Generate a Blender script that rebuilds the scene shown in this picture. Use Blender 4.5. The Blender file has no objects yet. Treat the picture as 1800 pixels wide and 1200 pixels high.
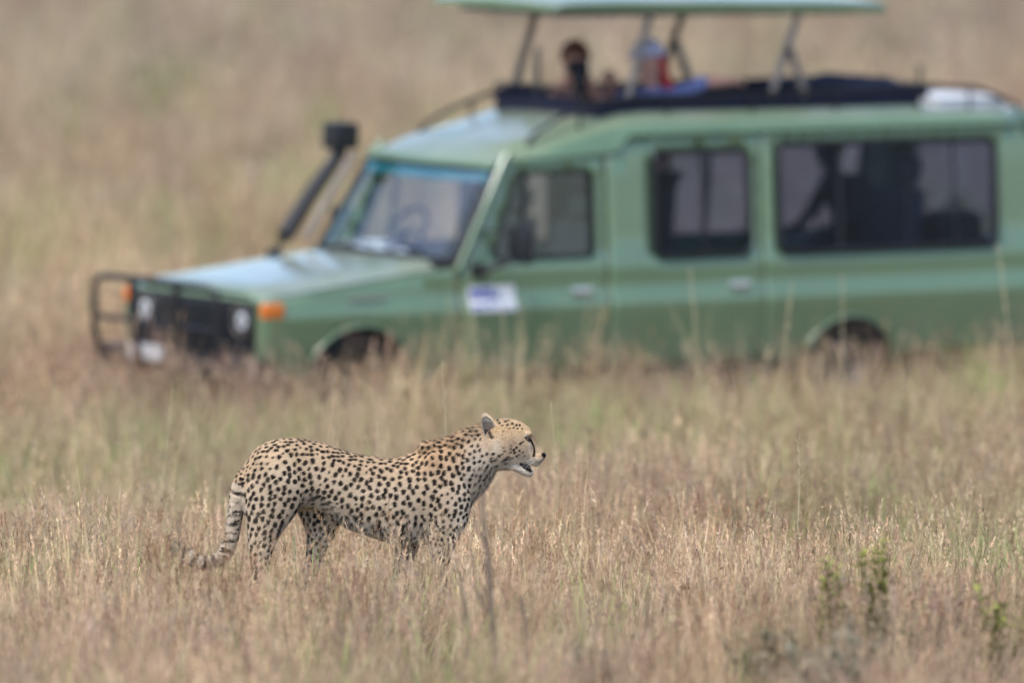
import bpy, bmesh, math, random
import numpy as np
from mathutils import Vector, Matrix, noise as mnoise
from mathutils.geometry import delaunay_2d_cdt
from mathutils.kdtree import KDTree

random.seed(7); rng = np.random.default_rng(7)
SC = bpy.context.scene
COL = SC.collection
PI = math.pi

# ------------------------------------------------------------------ camera, sky, sun, exposure
FPX, CAM_H = 12750.0, 5.0                    # focal length in pixels of an 1800 px frame, eye height over the plain
PITCH = math.atan(1095 / FPX)
cam_d = bpy.data.cameras.new('camera'); cam = bpy.data.objects.new('camera', cam_d); COL.objects.link(cam)
cam.location = (0, 0, CAM_H); cam.rotation_euler = (PI/2 - PITCH, 0, 0)
cam_d.sensor_width = 36; cam_d.lens = FPX / 1800 * 36
cam_d.clip_start = 0.5; cam_d.clip_end = 5000
cam_d.dof.use_dof = True; cam_d.dof.focus_distance = 29.86
cam_d.dof.aperture_fstop = (cam_d.lens / 1000) / 0.13
cam_d.dof.aperture_blades = 0
SC.camera = cam

W = bpy.data.worlds.new('World'); SC.world = W; W.use_nodes = True
nt = W.node_tree; bg = nt.nodes['Background']
sky = nt.nodes.new('ShaderNodeTexSky'); sky.sky_type = 'NISHITA'; sky.sun_disc = False
SUN_EL, SUN_AZ = math.radians(58), math.radians(215)      # azimuth clockwise from +Y: behind the camera, left
sky.sun_elevation = SUN_EL; sky.sun_rotation = SUN_AZ
sky.air_density = 1.0; sky.dust_density = 6.0; sky.ozone_density = 0.6; sky.altitude = 1500
nt.links.new(sky.outputs[0], bg.inputs[0]); bg.inputs[1].default_value = 0.15
sun_d = bpy.data.lights.new('sun', 'SUN'); sun_d.energy = 1.5; sun_d.angle = math.radians(14); sun_d.color = (1.0, 0.97, 0.92)
sun = bpy.data.objects.new('sun', sun_d); COL.objects.link(sun)
sdir = Vector((math.sin(SUN_AZ)*math.cos(SUN_EL), math.cos(SUN_AZ)*math.cos(SUN_EL), math.sin(SUN_EL)))
sun.rotation_euler = sdir.to_track_quat('Z', 'Y').to_euler(); sun.location = (0, 0, 60)
vs = SC.view_settings; vs.view_transform = 'Standard'; vs.look = 'None'; vs.exposure = 0.85; vs.gamma = 1; vs.use_curve_mapping = False
SC.render.engine = 'CYCLES'
SC.cycles.max_bounces = 8; SC.cycles.diffuse_bounces = 3; SC.cycles.transparent_max_bounces = 16

# ------------------------------------------------------------------ helpers
def mat(name, color, rough=0.7, metal=0.0, var=0.12, scale=6.0, bump=0.0, attr=None, spec=0.5, coat=0.0, tint=False, clip=None):
    m = bpy.data.materials.new(name); m.use_nodes = True
    n, l = m.node_tree.nodes, m.node_tree.links
    b = n['Principled BSDF']; b.inputs['Roughness'].default_value = rough; b.inputs['Metallic'].default_value = metal
    b.inputs['Specular IOR Level'].default_value = spec; b.inputs['Coat Weight'].default_value = coat; b.inputs['Coat Roughness'].default_value = 0.12; b.inputs['Coat IOR'].default_value = 1.7
    tc = n.new('ShaderNodeTexCoord'); nz = n.new('ShaderNodeTexNoise'); nz.inputs['Scale'].default_value = scale; nz.inputs['Detail'].default_value = 6
    l.new(tc.outputs['Object'], nz.inputs['Vector'])
    mr = n.new('ShaderNodeMapRange'); mr.inputs[1].default_value = 0.3; mr.inputs[2].default_value = 0.7
    mr.inputs[3].default_value = 1 - var; mr.inputs[4].default_value = 1 + var
    l.new(nz.outputs[0], mr.inputs[0])
    mx = n.new('ShaderNodeVectorMath'); mx.operation = 'SCALE'
    if attr:
        at = n.new('ShaderNodeAttribute'); at.attribute_name = attr
        src = at.outputs['Color']
        if tint:
            a2 = n.new('ShaderNodeAttribute'); a2.attribute_type = 'INSTANCER'; a2.attribute_name = 'tint'
            mm = n.new('ShaderNodeVectorMath'); mm.operation = 'MULTIPLY'
            l.new(src, mm.inputs[0]); l.new(a2.outputs['Vector'], mm.inputs[1]); src = mm.outputs[0]
        l.new(src, mx.inputs[0])
    else:
        mx.inputs[0].default_value = color
    l.new(mr.outputs[0], mx.inputs['Scale']); l.new(mx.outputs[0], b.inputs['Base Color'])
    if bump:
        bp = n.new('ShaderNodeBump'); bp.inputs['Strength'].default_value = bump; bp.inputs['Distance'].default_value = 0.01
        l.new(nz.outputs[0], bp.inputs['Height']); l.new(bp.outputs[0], b.inputs['Normal'])
    return m

def glass_mat(name, tint, gloss=0.12, rough=0.02, film=None):
    m = bpy.data.materials.new(name); m.use_nodes = True
    n, l = m.node_tree.nodes, m.node_tree.links; n.remove(n['Principled BSDF'])
    tr = n.new('ShaderNodeBsdfTransparent'); tr.inputs[0].default_value = (*tint, 1)
    gl = n.new('ShaderNodeBsdfGlossy'); gl.inputs['Roughness'].default_value = rough; gl.inputs[0].default_value = (.9, .9, .95, 1)
    fr = n.new('ShaderNodeFresnel'); fr.inputs[0].default_value = 1.45
    ad = n.new('ShaderNodeMath'); ad.operation = 'MULTIPLY'; ad.inputs[1].default_value = gloss
    mx = n.new('ShaderNodeMixShader')
    l.new(fr.outputs[0], ad.inputs[0]); l.new(ad.outputs[0], mx.inputs[0]); l.new(tr.outputs[0], mx.inputs[1]); l.new(gl.outputs[0], mx.inputs[2])
    if film:
        df = n.new('ShaderNodeBsdfDiffuse'); df.inputs[0].default_value = (*film, 1); m2 = n.new('ShaderNodeMixShader'); m2.inputs[0].default_value = .45
        l.new(mx.outputs[0], m2.inputs[1]); l.new(df.outputs[0], m2.inputs[2]); mx = m2
    l.new(mx.outputs[0], n['Material Output'].inputs[0])
    return m

def tag(o, label=None, cat=None, group=None, kind=None):
    if label: o['label'] = label
    if cat: o['category'] = cat
    if group: o['group'] = group
    if kind: o['kind'] = kind
    return o

def empty(name, M=None):
    o = bpy.data.objects.new(name, None); COL.objects.link(o); o.empty_display_size = 0.2
    if M is not None: o.matrix_world = M
    return o

def link_mesh(name, me, m=None, parent=None, smooth=True):
    o = bpy.data.objects.new(name, me); COL.objects.link(o)
    if m: me.materials.append(m)
    if parent: o.parent = parent
    if smooth: me.shade_smooth()
    return o

def add_color(me, cols):
    a = me.color_attributes.new('Col', 'FLOAT_COLOR', 'POINT')
    c = np.ones((len(me.vertices), 4), np.float32); c[:, :3] = cols
    a.data.foreach_set('color', c.ravel())

class MB:
    """collects plain geometry for ONE mesh object"""
    def __init__(s): s.v = []; s.f = []; s.c = []
    def add(s, vs, fs, col=None):
        k = len(s.v); s.v += [tuple(p) for p in vs]; s.f += [tuple(i + k for i in f) for f in fs]
        if col is not None: s.c += [col] * len(vs) if not isinstance(col, list) else col
        return s
    def box(s, x0, x1, y0, y1, z0, z1, M=None, b=0.0):
        bm = bmesh.new(); bmesh.ops.create_cube(bm, size=1)
        bmesh.ops.scale(bm, vec=(x1-x0, y1-y0, z1-z0), verts=bm.verts); bmesh.ops.translate(bm, vec=((x0+x1)/2, (y0+y1)/2, (z0+z1)/2), verts=bm.verts)
        if b: bmesh.ops.bevel(bm, geom=bm.edges[:], offset=b, segments=2, profile=0.6, affect='EDGES')
        if M is not None: bmesh.ops.transform(bm, matrix=M, verts=bm.verts)
        bm.verts.index_update()
        s.add([v.co for v in bm.verts], [[v.index for v in f.verts] for f in bm.faces]); bm.free(); return s
    def tube(s, pts, r, n=10, caps=True, flat=1.0, up=Vector((0, 0, 1))):
        pts = [Vector(p) for p in pts]; rs = r if isinstance(r, (list, tuple)) else [r] * len(pts)
        vs, fs = [], []
        for i, p in enumerate(pts):
            t = (pts[min(i+1, len(pts)-1)] - pts[max(i-1, 0)]).normalized()
            u = up if abs(t.dot(up)) < 0.95 else Vector((1, 0, 0))
            a = t.cross(u).normalized(); b = a.cross(t).normalized()
            for k in range(n):
                q = 2*PI*k/n; vs.append(p + a*math.cos(q)*rs[i]*flat + b*math.sin(q)*rs[i])
        for i in range(len(pts)-1):
            for k in range(n):
                fs.append((i*n+k, i*n+(k+1) % n, (i+1)*n+(k+1) % n, (i+1)*n+k))
        if caps: fs += [tuple(range(n))[::-1], tuple(range((len(pts)-1)*n, len(pts)*n))]
        return s.add(vs, fs)
    def lathe(s, prof, axis='y', n=32, c=(0, 0, 0)):
        vs, fs = [], []
        for (r, h) in prof:
            for k in range(n):
                q = 2*PI*k/n; a, b = r*math.cos(q), r*math.sin(q)
                p = {'y': (a, h, b), 'x': (h, a, b), 'z': (a, b, h)}[axis]
                vs.append((p[0]+c[0], p[1]+c[1], p[2]+c[2]))
        for i in range(len(prof)-1):
            for k in range(n): fs.append((i*n+k, i*n+(k+1) % n, (i+1)*n+(k+1) % n, (i+1)*n+k))
        return s.add(vs, fs)
    def ball(s, c, r, n=12, sc=(1, 1, 1)):
        prof = [(max(1e-4, math.sin(PI*i/n)), -math.cos(PI*i/n)) for i in range(n+1)]
        vs, fs = [], []
        for (a, h) in prof:
            for k in range(n*2):
                q = PI*k/n; vs.append((c[0]+r*sc[0]*a*math.cos(q), c[1]+r*sc[1]*a*math.sin(q), c[2]+r*sc[2]*h))
        m = n*2
        for i in range(n):
            for k in range(m): fs.append((i*m+k, i*m+(k+1) % m, (i+1)*m+(k+1) % m, (i+1)*m+k))
        return s.add(vs, fs)
    def build(s, name, m=None, parent=None, smooth=True, sharp=None):
        me = bpy.data.meshes.new(name); me.from_pydata(s.v, [], s.f); me.update()
        bm = bmesh.new(); bm.from_mesh(me); bmesh.ops.recalc_face_normals(bm, faces=bm.faces); bm.to_mesh(me); bm.free()
        if s.c: add_color(me, np.array(s.c, np.float32))
        o = link_mesh(name, me, m, parent, smooth)
        if smooth and sharp is not None: me.set_sharp_from_angle(angle=math.radians(sharp))
        return o

def P(name, m, parent, fn, smooth=True, sharp=40, label=None):
    b = MB(); fn(b); o = b.build(name, m, parent, smooth, sharp)
    if label: o['label'] = label
    return o

# value noise in numpy, for the ground's and the grass's patchy colour
_perm = np.random.default_rng(3).random((256, 256))
def vnoise(x, y):
    xi, yi = np.floor(x).astype(int), np.floor(y).astype(int); xf, yf = x - xi, y - yi
    u, v = xf*xf*(3-2*xf), yf*yf*(3-2*yf)
    g = lambda a, b: _perm[a % 256, b % 256]
    return (g(xi, yi)*(1-u)+g(xi+1, yi)*u)*(1-v) + (g(xi, yi+1)*(1-u)+g(xi+1, yi+1)*u)*v
def fbm(x, y, o=4):
    s, a, t = 0, 0.5, 0
    for i in range(o):
        s = s + a*vnoise(x*2**i + 17.3*i, y*2**i + 5.1*i); t += a; a *= 0.5
    return s/t

# ------------------------------------------------------------------ terrain
def sstep(a, b, t):
    t = np.clip((t-a)/(b-a), 0, 1); return t*t*(3-2*t)
YC = 29.65
def ray(px, py):
    x, y = (px-900)/FPX, (600-py)/FPX; c, s = math.cos(PITCH), math.sin(PITCH)
    return Vector((x, c+y*s, -s+y*c))
def at_depth(px, py, Y):
    d = ray(px, py); return Vector((0, 0, CAM_H)) + d*(Y/d.y)
ZC = at_depth(900, 1110, YC).z
def terrain(x, y):
    x = np.asarray(x, float); y = np.asarray(y, float)
    L = 48-YC; t = np.clip((y-YC)/L, 0, 1)
    h = (2*t**3-3*t**2+1)*ZC + (t**3-2*t**2+t)*(-.0625*L) + (t**3-t**2)*(-.01*L)
    z = np.where(y < YC, ZC + (YC-y)*.0625, h)
    z = z - 0.02*np.clip(x, -12, 12)*sstep(40, 47, y)*(1-sstep(62, 75, y))
    z = z + (fbm(x*.6, y*.6, 3)-.5)*.10*np.where(y < 47, 1, 1-sstep(44, 49, y)*(1-sstep(60, 70, y)))
    z = z + (fbm(x*.03+9, y*.03, 2)-.5)*1.2*sstep(75, 160, y)
    return z

def cover(x, y):
    """how green, how red-brown, and how light the grass is at a place"""
    g = sstep(.54, .76, fbm(x*.45+3, y*.16+8, 4))*.36
    r = sstep(.45, .70, fbm(x*.35+40, y*.20+2, 4))
    b = .80 + .45*fbm(x*.8+70, y*.35+20, 4)
    # greener, darker ground where the low plants stand
    for (cx, cy, sx, sy, k) in ((-4.6, 68, 2.2, 6, .38), (-2.2, 64, 1.5, 4, .28), (-5.5, 61, 1.0, 3, .3), (1.75, 42, .35, 1.0, .6), (-3.2, 43.5, 1.2, 2, .55),
                                (-1.9, 46, .9, 1.2, .6), (-1.9, 30.3, .35, .5, .7), (.15, 27.9, .3, .35, .6), (-.75, 28.7, .25, .4, .6), (6, 47, 1.5, 2, .4)):
        w = np.exp(-((x-cx)/sx)**2-((y-cy)/sy)**2); g = np.maximum(g, k*w)
    return g, r, b
def cover_color(x, y):
    g, r, b = cover(x, y)
    straw, pink, olive = np.array([.480, .400, .285]), np.array([.410, .325, .245]), np.array([.30, .29, .175])
    c = straw[None]*(1-r[:, None]) + pink[None]*r[:, None]
    c = c*(1-g[:, None]) + olive[None]*g[:, None]
    w = sstep(60, 105, y)[:, None]; c = c*(1-w) + c*np.array([.78, .83, .92])*w      # greyer, darker grass colour on the far plain
    return c*b[:, None]

def grid_sheet(name, xs, ys, m, kind=None, label=None):
    X, Y = np.meshgrid(xs, ys); x, y = X.ravel(), Y.ravel(); z = terrain(x, y)
    me = bpy.data.meshes.new(name); nx, ny = len(xs), len(ys)
    me.vertices.add(nx*ny); me.vertices.foreach_set('co', np.stack([x, y, z], 1).ravel())
    i = (np.arange(ny-1)[:, None]*nx + np.arange(nx-1)[None]).ravel()
    q = np.stack([i, i+1, i+1+nx, i+nx], 1)
    me.loops.add(q.size); me.loops.foreach_set('vertex_index', q.ravel())
    me.polygons.add(len(q)); me.polygons.foreach_set('loop_start', np.arange(0, q.size, 4)); me.update(calc_edges=True)
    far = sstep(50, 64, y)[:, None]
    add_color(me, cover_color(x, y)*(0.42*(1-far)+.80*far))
    o = link_mesh(name, me, m); tag(o, label, None, None, kind); return o

M_ground = mat('ground_soil', None, rough=1, var=.25, scale=3, attr='Col', spec=.1, bump=.6)
xs = np.concatenate([-np.geomspace(1500, 20, 16), np.linspace(-19, 19, 153), np.geomspace(20, 1500, 16)])
ys = np.concatenate([np.linspace(-20, 14, 12), np.linspace(14.5, 60, 150), np.linspace(60.5, 175, 260), np.geomspace(180, 2500, 24)])
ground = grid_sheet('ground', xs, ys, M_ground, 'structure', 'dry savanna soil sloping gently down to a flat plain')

# ------------------------------------------------------------------ safari vehicle (local: x aft, y to its far side, z up)
YAW, ROLL = math.radians(38), 0.02
VM = Matrix.Translation((-2.237, 50.27, 0.0)) @ Matrix.Rotation(ROLL, 4, 'Y') @ Matrix.Rotation(YAW, 4, 'Z')
M_paint = mat('green_paint', (.128, .225, .112), rough=.30, var=.07, scale=1.5, bump=.02, coat=1.0)
M_dark = mat('black_trim', (.012, .013, .016), rough=.55)
M_tyre = mat('tyre_rubber', (.02, .019, .018), rough=.9, var=.3)
M_rim = mat('rim_steel', (.12, .115, .105), rough=.5, metal=.6)
M_chrome = mat('chrome', (.7, .7, .7), rough=.18, metal=1, var=.03)
M_lamp = mat('lamp_glass', (.72, .74, .78), rough=.12, metal=.4, var=.05)
M_amber = mat('amber_lens', (.75, .20, .03), rough=.25, var=.05)
M_white = mat('white_gelcoat', (.75, .76, .78), rough=.4, var=.04)
M_blue = mat('blue_print', (.10, .12, .50), rough=.5, var=.1)
M_seat = mat('seat_vinyl', (.045, .05, .07), rough=.8)
M_navy = mat('navy_canvas', (.010, .013, .035), rough=.85)
M_int = mat('cabin_lining', (.22, .22, .225), rough=.9)
M_dash = mat('dashboard_plastic', (.05, .055, .065), rough=.7)
M_grey = mat('strut_paint', (.24, .21, .185), rough=.5, metal=.3)
M_paper = mat('paper', (.75, .75, .75), rough=.8, var=.03)
G_tint = glass_mat('tinted_glass', (.66, .71, .82), .16)
G_clear = glass_mat('window_glass', (.82, .86, .86), .9)
G_shield = glass_mat('windscreen_glass', (.86, .93, .96), .22)
G_band = glass_mat('windscreen_sunband', (.10, .45, .50), .5, film=(.02, .20, .24))

def add_dust_sheen(m, col=(.50, .48, .42)):
    n, l = m.node_tree.nodes, m.node_tree.links; b = n['Principled BSDF']; src = b.inputs['Base Color'].links[0].from_socket
    ge = n.new('ShaderNodeNewGeometry'); sx = n.new('ShaderNodeSeparateXYZ'); l.new(ge.outputs['Normal'], sx.inputs[0])
    up = n.new('ShaderNodeMapRange'); up.inputs[1].default_value = .55; up.inputs[2].default_value = 1.0; up.inputs[3].default_value = 0; up.inputs[4].default_value = .5; l.new(sx.outputs[2], up.inputs[0])  # up-facing dust also paints in the sky's pale sheen on hood and roof
    tc = n.new('ShaderNodeTexCoord'); so = n.new('ShaderNodeSeparateXYZ'); l.new(tc.outputs['Object'], so.inputs[0])
    lo = n.new('ShaderNodeMapRange'); lo.inputs[1].default_value = 1.0; lo.inputs[2].default_value = .45; lo.inputs[3].default_value = .02; lo.inputs[4].default_value = .20; l.new(so.outputs[2], lo.inputs[0])
    mx_ = n.new('ShaderNodeMath'); mx_.operation = 'MAXIMUM'; l.new(up.outputs[0], mx_.inputs[0]); l.new(lo.outputs[0], mx_.inputs[1])
    nz_ = n.new('ShaderNodeTexNoise'); nz_.inputs['Scale'].default_value = 2.2; nz_.inputs['Detail'].default_value = 8; nz_.inputs['Roughness'].default_value = .65; l.new(tc.outputs['Object'], nz_.inputs['Vector'])
    r_ = n.new('ShaderNodeMapRange'); r_.inputs[1].default_value = .32; r_.inputs[2].default_value = .68; r_.inputs[3].default_value = .45; r_.inputs[4].default_value = 1.25; l.new(nz_.outputs[0], r_.inputs[0])
    mu = n.new('ShaderNodeMath'); mu.operation = 'MULTIPLY'; l.new(mx_.outputs[0], mu.inputs[0]); l.new(r_.outputs[0], mu.inputs[1])
    mc = n.new('ShaderNodeMix'); mc.data_type = 'RGBA'; l.new(mu.outputs[0], mc.inputs['Factor']); l.new(src, mc.inputs['A']); mc.inputs['B'].default_value = (*col, 1)
    l.new(mc.outputs['Result'], b.inputs['Base Color'])
add_dust_sheen(M_paint)
V = empty('safari_vehicle', VM)
tag(V, 'green stretched safari vehicle with its roof hatch raised, standing in the tall grass', 'safari vehicle')

HWZ = [(.40, .770), (.50, .795), (.62, .815), (.76, .832), (.86, .842), (.905, .845), (.935, .838), (.965, .815), (1.04, .806), (1.14, .811), (1.20, .806), (1.235, .793), (1.97, .738), (2.09, .722), (2.2, .71)]
def hw(z): return float(np.interp(z, [a for a, _ in HWZ], [b for _, b in HWZ]))
def rrect(x0, x1, z0, z1, r=.07, n=5, sl=0.0):
    pts = []
    for (cx, cz, a0) in ((x1-r, z0+r, -90), (x1-r, z1-r, 0), (x0+r, z1-r, 90), (x0+r, z0+r, 180)):
        for i in range(n+1):
            a = math.radians(a0+90*i/n); pts.append((cx+r*math.cos(a) + sl*(cz-z0), cz+r*math.sin(a)))
    return pts
def dens(poly, d=.08):
    out = []
    for i, p in enumerate(poly):
        q = poly[(i+1) % len(poly)]; L = math.dist(p, q); n = max(1, int(L/d))
        out += [(p[0]+(q[0]-p[0])*k/n, p[1]+(q[1]-p[1])*k/n) for k in range(n)]
    return out
def inside(p, poly):
    x, y = p; c = False; j = len(poly)-1
    for i in range(len(poly)):
        if (poly[i][1] > y) != (poly[j][1] > y) and x < (poly[j][0]-poly[i][0])*(y-poly[i][1])/(poly[j][1]-poly[i][1])+poly[i][0]: c = not c
        j = i
    return c
def side_panel(name, outline, holes, side, m=M_paint, parent=V, off=0.0, thick=.03, zs=None):
    out = dens(outline); hs = [dens(h, .06) for h in holes]
    vs, es = [], []
    for lp in [out]+hs:
        k = len(vs); vs += lp; es += [(k+i, k+(i+1) % len(lp)) for i in range(len(lp))]
    x0, x1 = min(p[0] for p in out), max(p[0] for p in out)
    for z in [a for a, _ in HWZ] + [1.4, 1.6, 1.8, .70, .80]:
        for i in range(int((x1-x0)/.12)+1):
            p = (x0+.06+i*.12, z)
            if inside(p, out) and not any(inside(p, h) for h in hs) and min(math.dist(p, q) for q in vs[:sum(map(len, [out]+hs))]) > .03: vs.append(p)
    r = delaunay_2d_cdt([Vector(p) for p in vs], es, [], 0, 1e-5)
    V2, F = r[0], r[2]
    keep = []
    for f in F:
        c = (sum(V2[i].x for i in f)/len(f), sum(V2[i].y for i in f)/len(f))
        if inside(c, out) and not any(inside(c, h) for h in hs): keep.append(list(f))
    me = bpy.data.meshes.new(name)
    me.from_pydata([(p.x, side*(hw(p.y)+off), p.y) for p in V2], [], keep); me.update()
    bm = bmesh.new(); bm.from_mesh(me)
    bmesh.ops.delete(bm, geom=[v for v in bm.verts if not v.link_faces], context='VERTS')
    bmesh.ops.recalc_face_normals(bm, faces=bm.faces)
    bm.faces.ensure_lookup_table()
    if sum(f.normal.y for f in bm.faces)*side < 0: bmesh.ops.reverse_faces(bm, faces=bm.faces)
    bm.to_mesh(me); bm.free()
    o = link_mesh(name, me, m, parent)
    if thick:
        s = o.modifiers.new('thickness', 'SOLIDIFY'); s.thickness = thick; s.offset = -1
    return o
def loop_tube(name, pts2, side, r, m, parent, off=.004):
    pts = [(x, side*(hw(z)+off), z) for x, z in pts2]; pts = pts + pts[:2]
    b = MB(); b.tube(pts, r, 6, caps=False); return b.build(name, m, parent)
def pane(name, pts2, side, m, parent, off=-.015):
    b = MB(); n = len(pts2)
    c = (sum(p[0] for p in pts2)/n, sum(p[1] for p in pts2)/n)
    vs = [(x, side*(hw(z)+off), z) for x, z in pts2]; vi = [(x, side*(hw(z)+off-.005), z) for x, z in pts2]
    b.add(vs+vi, [tuple(range(n)), tuple(range(2*n-1, n-1, -1))] + [(i, (i+1) % n, n+(i+1) % n, n+i) for i in range(n)])
    return b.build(name, m, parent, smooth=False)

ARCH_F = [(.841+.47*math.cos(a), .40+.43*math.sin(a)) for a in [PI*i/14 for i in range(15)]]
ARCH_R = [(5.32+.45*math.cos(a), .36+.385*math.sin(a)) for a in [PI*i/14 for i in range(15)]]
W_door = [(2.02, 1.275), (2.24, 1.83), (2.27, 1.85), (2.90, 1.85), (2.93, 1.82), (2.93, 1.275), (2.90, 1.25), (2.05, 1.25)]
W1 = rrect(3.485, 4.375, 1.222, 1.966); W2 = rrect(4.652, 6.76, 1.218, 2.0)
for side in (-1, 1):
    side_panel('front_fender', [(.02, .60), (.02, 1.03), (.30, 1.05), (.90, 1.115), (1.72, 1.205), (1.72, .44)] + [p for p in ARCH_F if True], [], side)
    lip = MB(); lip.tube([(x, side*(hw(z)+.012), z) for x, z in ARCH_F], .014, 6, caps=True); lip.build('arch_lip', M_paint if side < 0 else M_paint, V)
    fd = side_panel('front_door', [(1.735, .44), (1.735, 1.215), (1.80, 1.225), (2.16, 1.90), (2.20, 1.925), (3.05, 1.955), (3.05, .44)], [W_door], side)
    loop_tube('window_seal', W_door, side, .012, M_dark, fd)
    pane('window_pane', W_door, side, G_clear, fd)
    P('quarter_light_bar', M_dark, fd, lambda b: b.tube([(2.28, side*(hw(1.26)-.005), 1.26), (2.34, side*(hw(1.83)-.005), 1.84)], .012, 6))
    rd = side_panel('rear_door', [(3.068, .44), (3.068, 1.96), (3.15, 1.968), (3.27, 2.085), (4.49, 2.095), (4.49, .44)], [W1], side)
    loop_tube('window_seal', W1, side, .022, M_dark, rd)
    pane('window_pane', W1, side, G_tint, rd)
    P('sliding_bar', M_dark, rd, lambda b: b.tube([(3.96, side*(hw(z)-.012), z) for z in (1.23, 1.6, 1.96)], .013, 6))
    qp = side_panel('rear_quarter_panel', [(4.508, .44), (4.508, 2.095), (7.15, 2.11), (7.15, .46), (5.85, .44)] + ARCH_R, [W2], side)
    loop_tube('window_seal', W2, side, .024, M_dark, qp)
    pane('window_pane', W2, side, G_tint, qp)
    for xx in (5.24, 5.90, 6.36): P('sliding_bar', M_dark, qp, lambda b: b.tube([(xx, side*(hw(z)-.012), z) for z in (1.22, 1.6, 1.995)], .022 if xx < 5.3 else .011, 6))
    lip = MB(); lip.tube([(x, side*(hw(z)+.012), z) for x, z in ARCH_R], .014, 6); lip.build('arch_lip', M_paint, V)
    for (xa, par) in ((2.72, fd), (4.18, rd)):
        def hnd(b):
            y = side*(hw(1.0)+.02); b.box(xa, xa+.17, y-.013, y+.013, .985, 1.015, b=.008); b.box(xa-.01, xa+.18, y-side*.02-.006, y-side*.02+.006, .97, 1.03, b=.004)
        P('door_handle', M_chrome, par, hnd)
    # A pillar
    P('windscreen_pillar', M_paint, V, lambda b: b.tube([(1.70, side*.800, 1.19), (1.92, side*.775, 1.57), (2.13, side*.745, 1.93), (2.18, side*.735, 1.99)], [.032, .029, .029, .029], 10))
    # turn signal on the fender corner
    P('turn_signal', M_amber, V, lambda b: b.box(.0, .17, side*.815-.035, side*.815+.035, .900, 1.008, b=.015))
    P('headlight', M_lamp, V, lambda b: b.lathe([(.001, .012), (.05, .006), (.085, .018), (.092, .03), (.092, .08)], 'x', 24, (-.01, side*.578, .868)))
    P('headlight_ring', M_chrome, V, lambda b: b.lathe([(.092, .03), (.095, .0), (.108, .0), (.112, .03), (.112, .06)], 'x', 24, (-.01, side*.578, .868)))
    P('sill', M_dark, V, lambda b: b.box(1.35, 4.9, side*.74-.04, side*.74+.04, .36, .46, b=.015))
    # mirror
    mr = P('side_mirror', M_dark, V, lambda b: b.box(2.03, 2.10, side*1.05-.12, side*1.05+.12, 1.235, 1.50, b=.03))
    P('mirror_arm', M_dark, mr, lambda b: (b.tube([(1.84, side*.80, 1.17), (1.93, side*.90, 1.20), (2.06, side*1.0, 1.27)], .022, 8), b.tube([(1.90, side*.80, 1.46), (1.98, side*.90, 1.46), (2.06, side*.97, 1.44)], .012, 8), b.box(1.81, 1.93, side*.82-.025, side*.82+.025, 1.13, 1.23, b=.02)))
    P('mirror_glass', M_lamp, mr, lambda b: b.box(2.101, 2.106, side*1.05-.10, side*1.05+.10, 1.255, 1.48))
    # wheels
    for xw in (.80, 5.30):
        zc = .40
        w = empty('wheel'); w.parent = V; w.location = (xw, side*.70, zc)
        P('tyre', M_tyre, w, lambda b: b.lathe([(.22, -.10), (.30, -.118), (.36, -.115), (.392, -.09), (.40, -.03), (.40, .03), (.392, .09), (.36, .115), (.30, .118), (.22, .10)], 'y', 40))
        def tread(b):
            for i in range(36):
                M = Matrix.Rotation(2*PI*i/36, 4, 'Y')
                for yy in (-.06, 0, .06): b.box(-.017, .017, yy-.024, yy+.024, .398, .408, M @ Matrix.Rotation(0, 4, 'Z'))
        tb = P('tread_blocks', M_tyre, w, tread, smooth=False); tb['kind'] = 'stuff'
        P('rim', M_rim, w, lambda b: b.lathe([(.001, side*.05), (.05, side*.06), (.06, side*.03), (.15, side*.035), (.19, side*.07), (.215, side*.10), (.225, side*.10), (.225, side*-.1)], 'y', 32))
    P('wheel_well', M_dark, V, lambda b: b.tube([(.841, side*.40, .42), (.841, side*.795, .42)], [.50, .49], 24, flat=1))
    P('wheel_well', M_dark, V, lambda b: b.tube([(5.32, side*.40, .38), (5.32, side*.785, .38)], [.47, .46], 24))

# remove the caps towards the outside of the wells so the wheels show
for o in [c for c in V.children if c.name.startswith('wheel_well')]:
    bm = bmesh.new(); bm.from_mesh(o.data)
    out = [f for f in bm.faces if len(f.verts) > 4 and abs(f.calc_center_median().y) > .7]
    bmesh.ops.delete(bm, geom=out, context='FACES'); bm.to_mesh(o.data); bm.free()

# hood, cowl, front
def hood(b):
    us = [.03, .05, .10, .3, .6, .9, 1.2, 1.5, 1.66]; vsx = [-.80, -.74, -.70, -.62, -.4, -.15, .15, .4, .62, .70, .74, .80]
    def z(u, v):
        base = np.interp(u, [.03, .05, .10, .30, .90, 1.72], [1.0, 1.025, 1.045, 1.062, 1.13, 1.215])
        a = abs(v); return base + (.0 if a > .72 else .035*min(1, (.72-a)/.08)) + .022*(1-(a/.8)**2) - (.012 if .70 <= a <= .75 else 0)
    g = [[(u, v, z(u, v)) for v in vsx] for u in us]
    b.add([p for r in g for p in r], [(i*12+j, i*12+j+1, (i+1)*12+j+1, (i+1)*12+j) for i in range(len(us)-1) for j in range(11)])
P('hood', M_paint, V, hood, sharp=60)
def front(b):
    b.box(.02, .07, -.80, .80, .97, 1.03, b=.01)
    b.box(.03, .09, -.80, -.70, .62, .975, b=.01); b.box(.03, .09, .70, .80, .62, .975, b=.01); b.box(.03, .09, -.80, .80, .58, .68, b=.01)
P('front_panel', M_paint, V, front)
P('grille_surround', M_dark, V, lambda b: b.box(.0, .04, -.70, .70, .60, 1.005, b=.015))
for i in range(6):
    P('grille_bar', M_dark, V, lambda b: b.box(-.02, .012, -.43, .43, .73+i*.042, .745+i*.042, b=.004))
P('engine_block', M_dark, V, lambda b: b.box(.12, 1.64, -.62, .62, .45, 1.0, b=.03))
P('cowl', M_dark, V, lambda b: b.box(1.56, 1.72, -.76, .76, 1.19, 1.245, b=.015))
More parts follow.
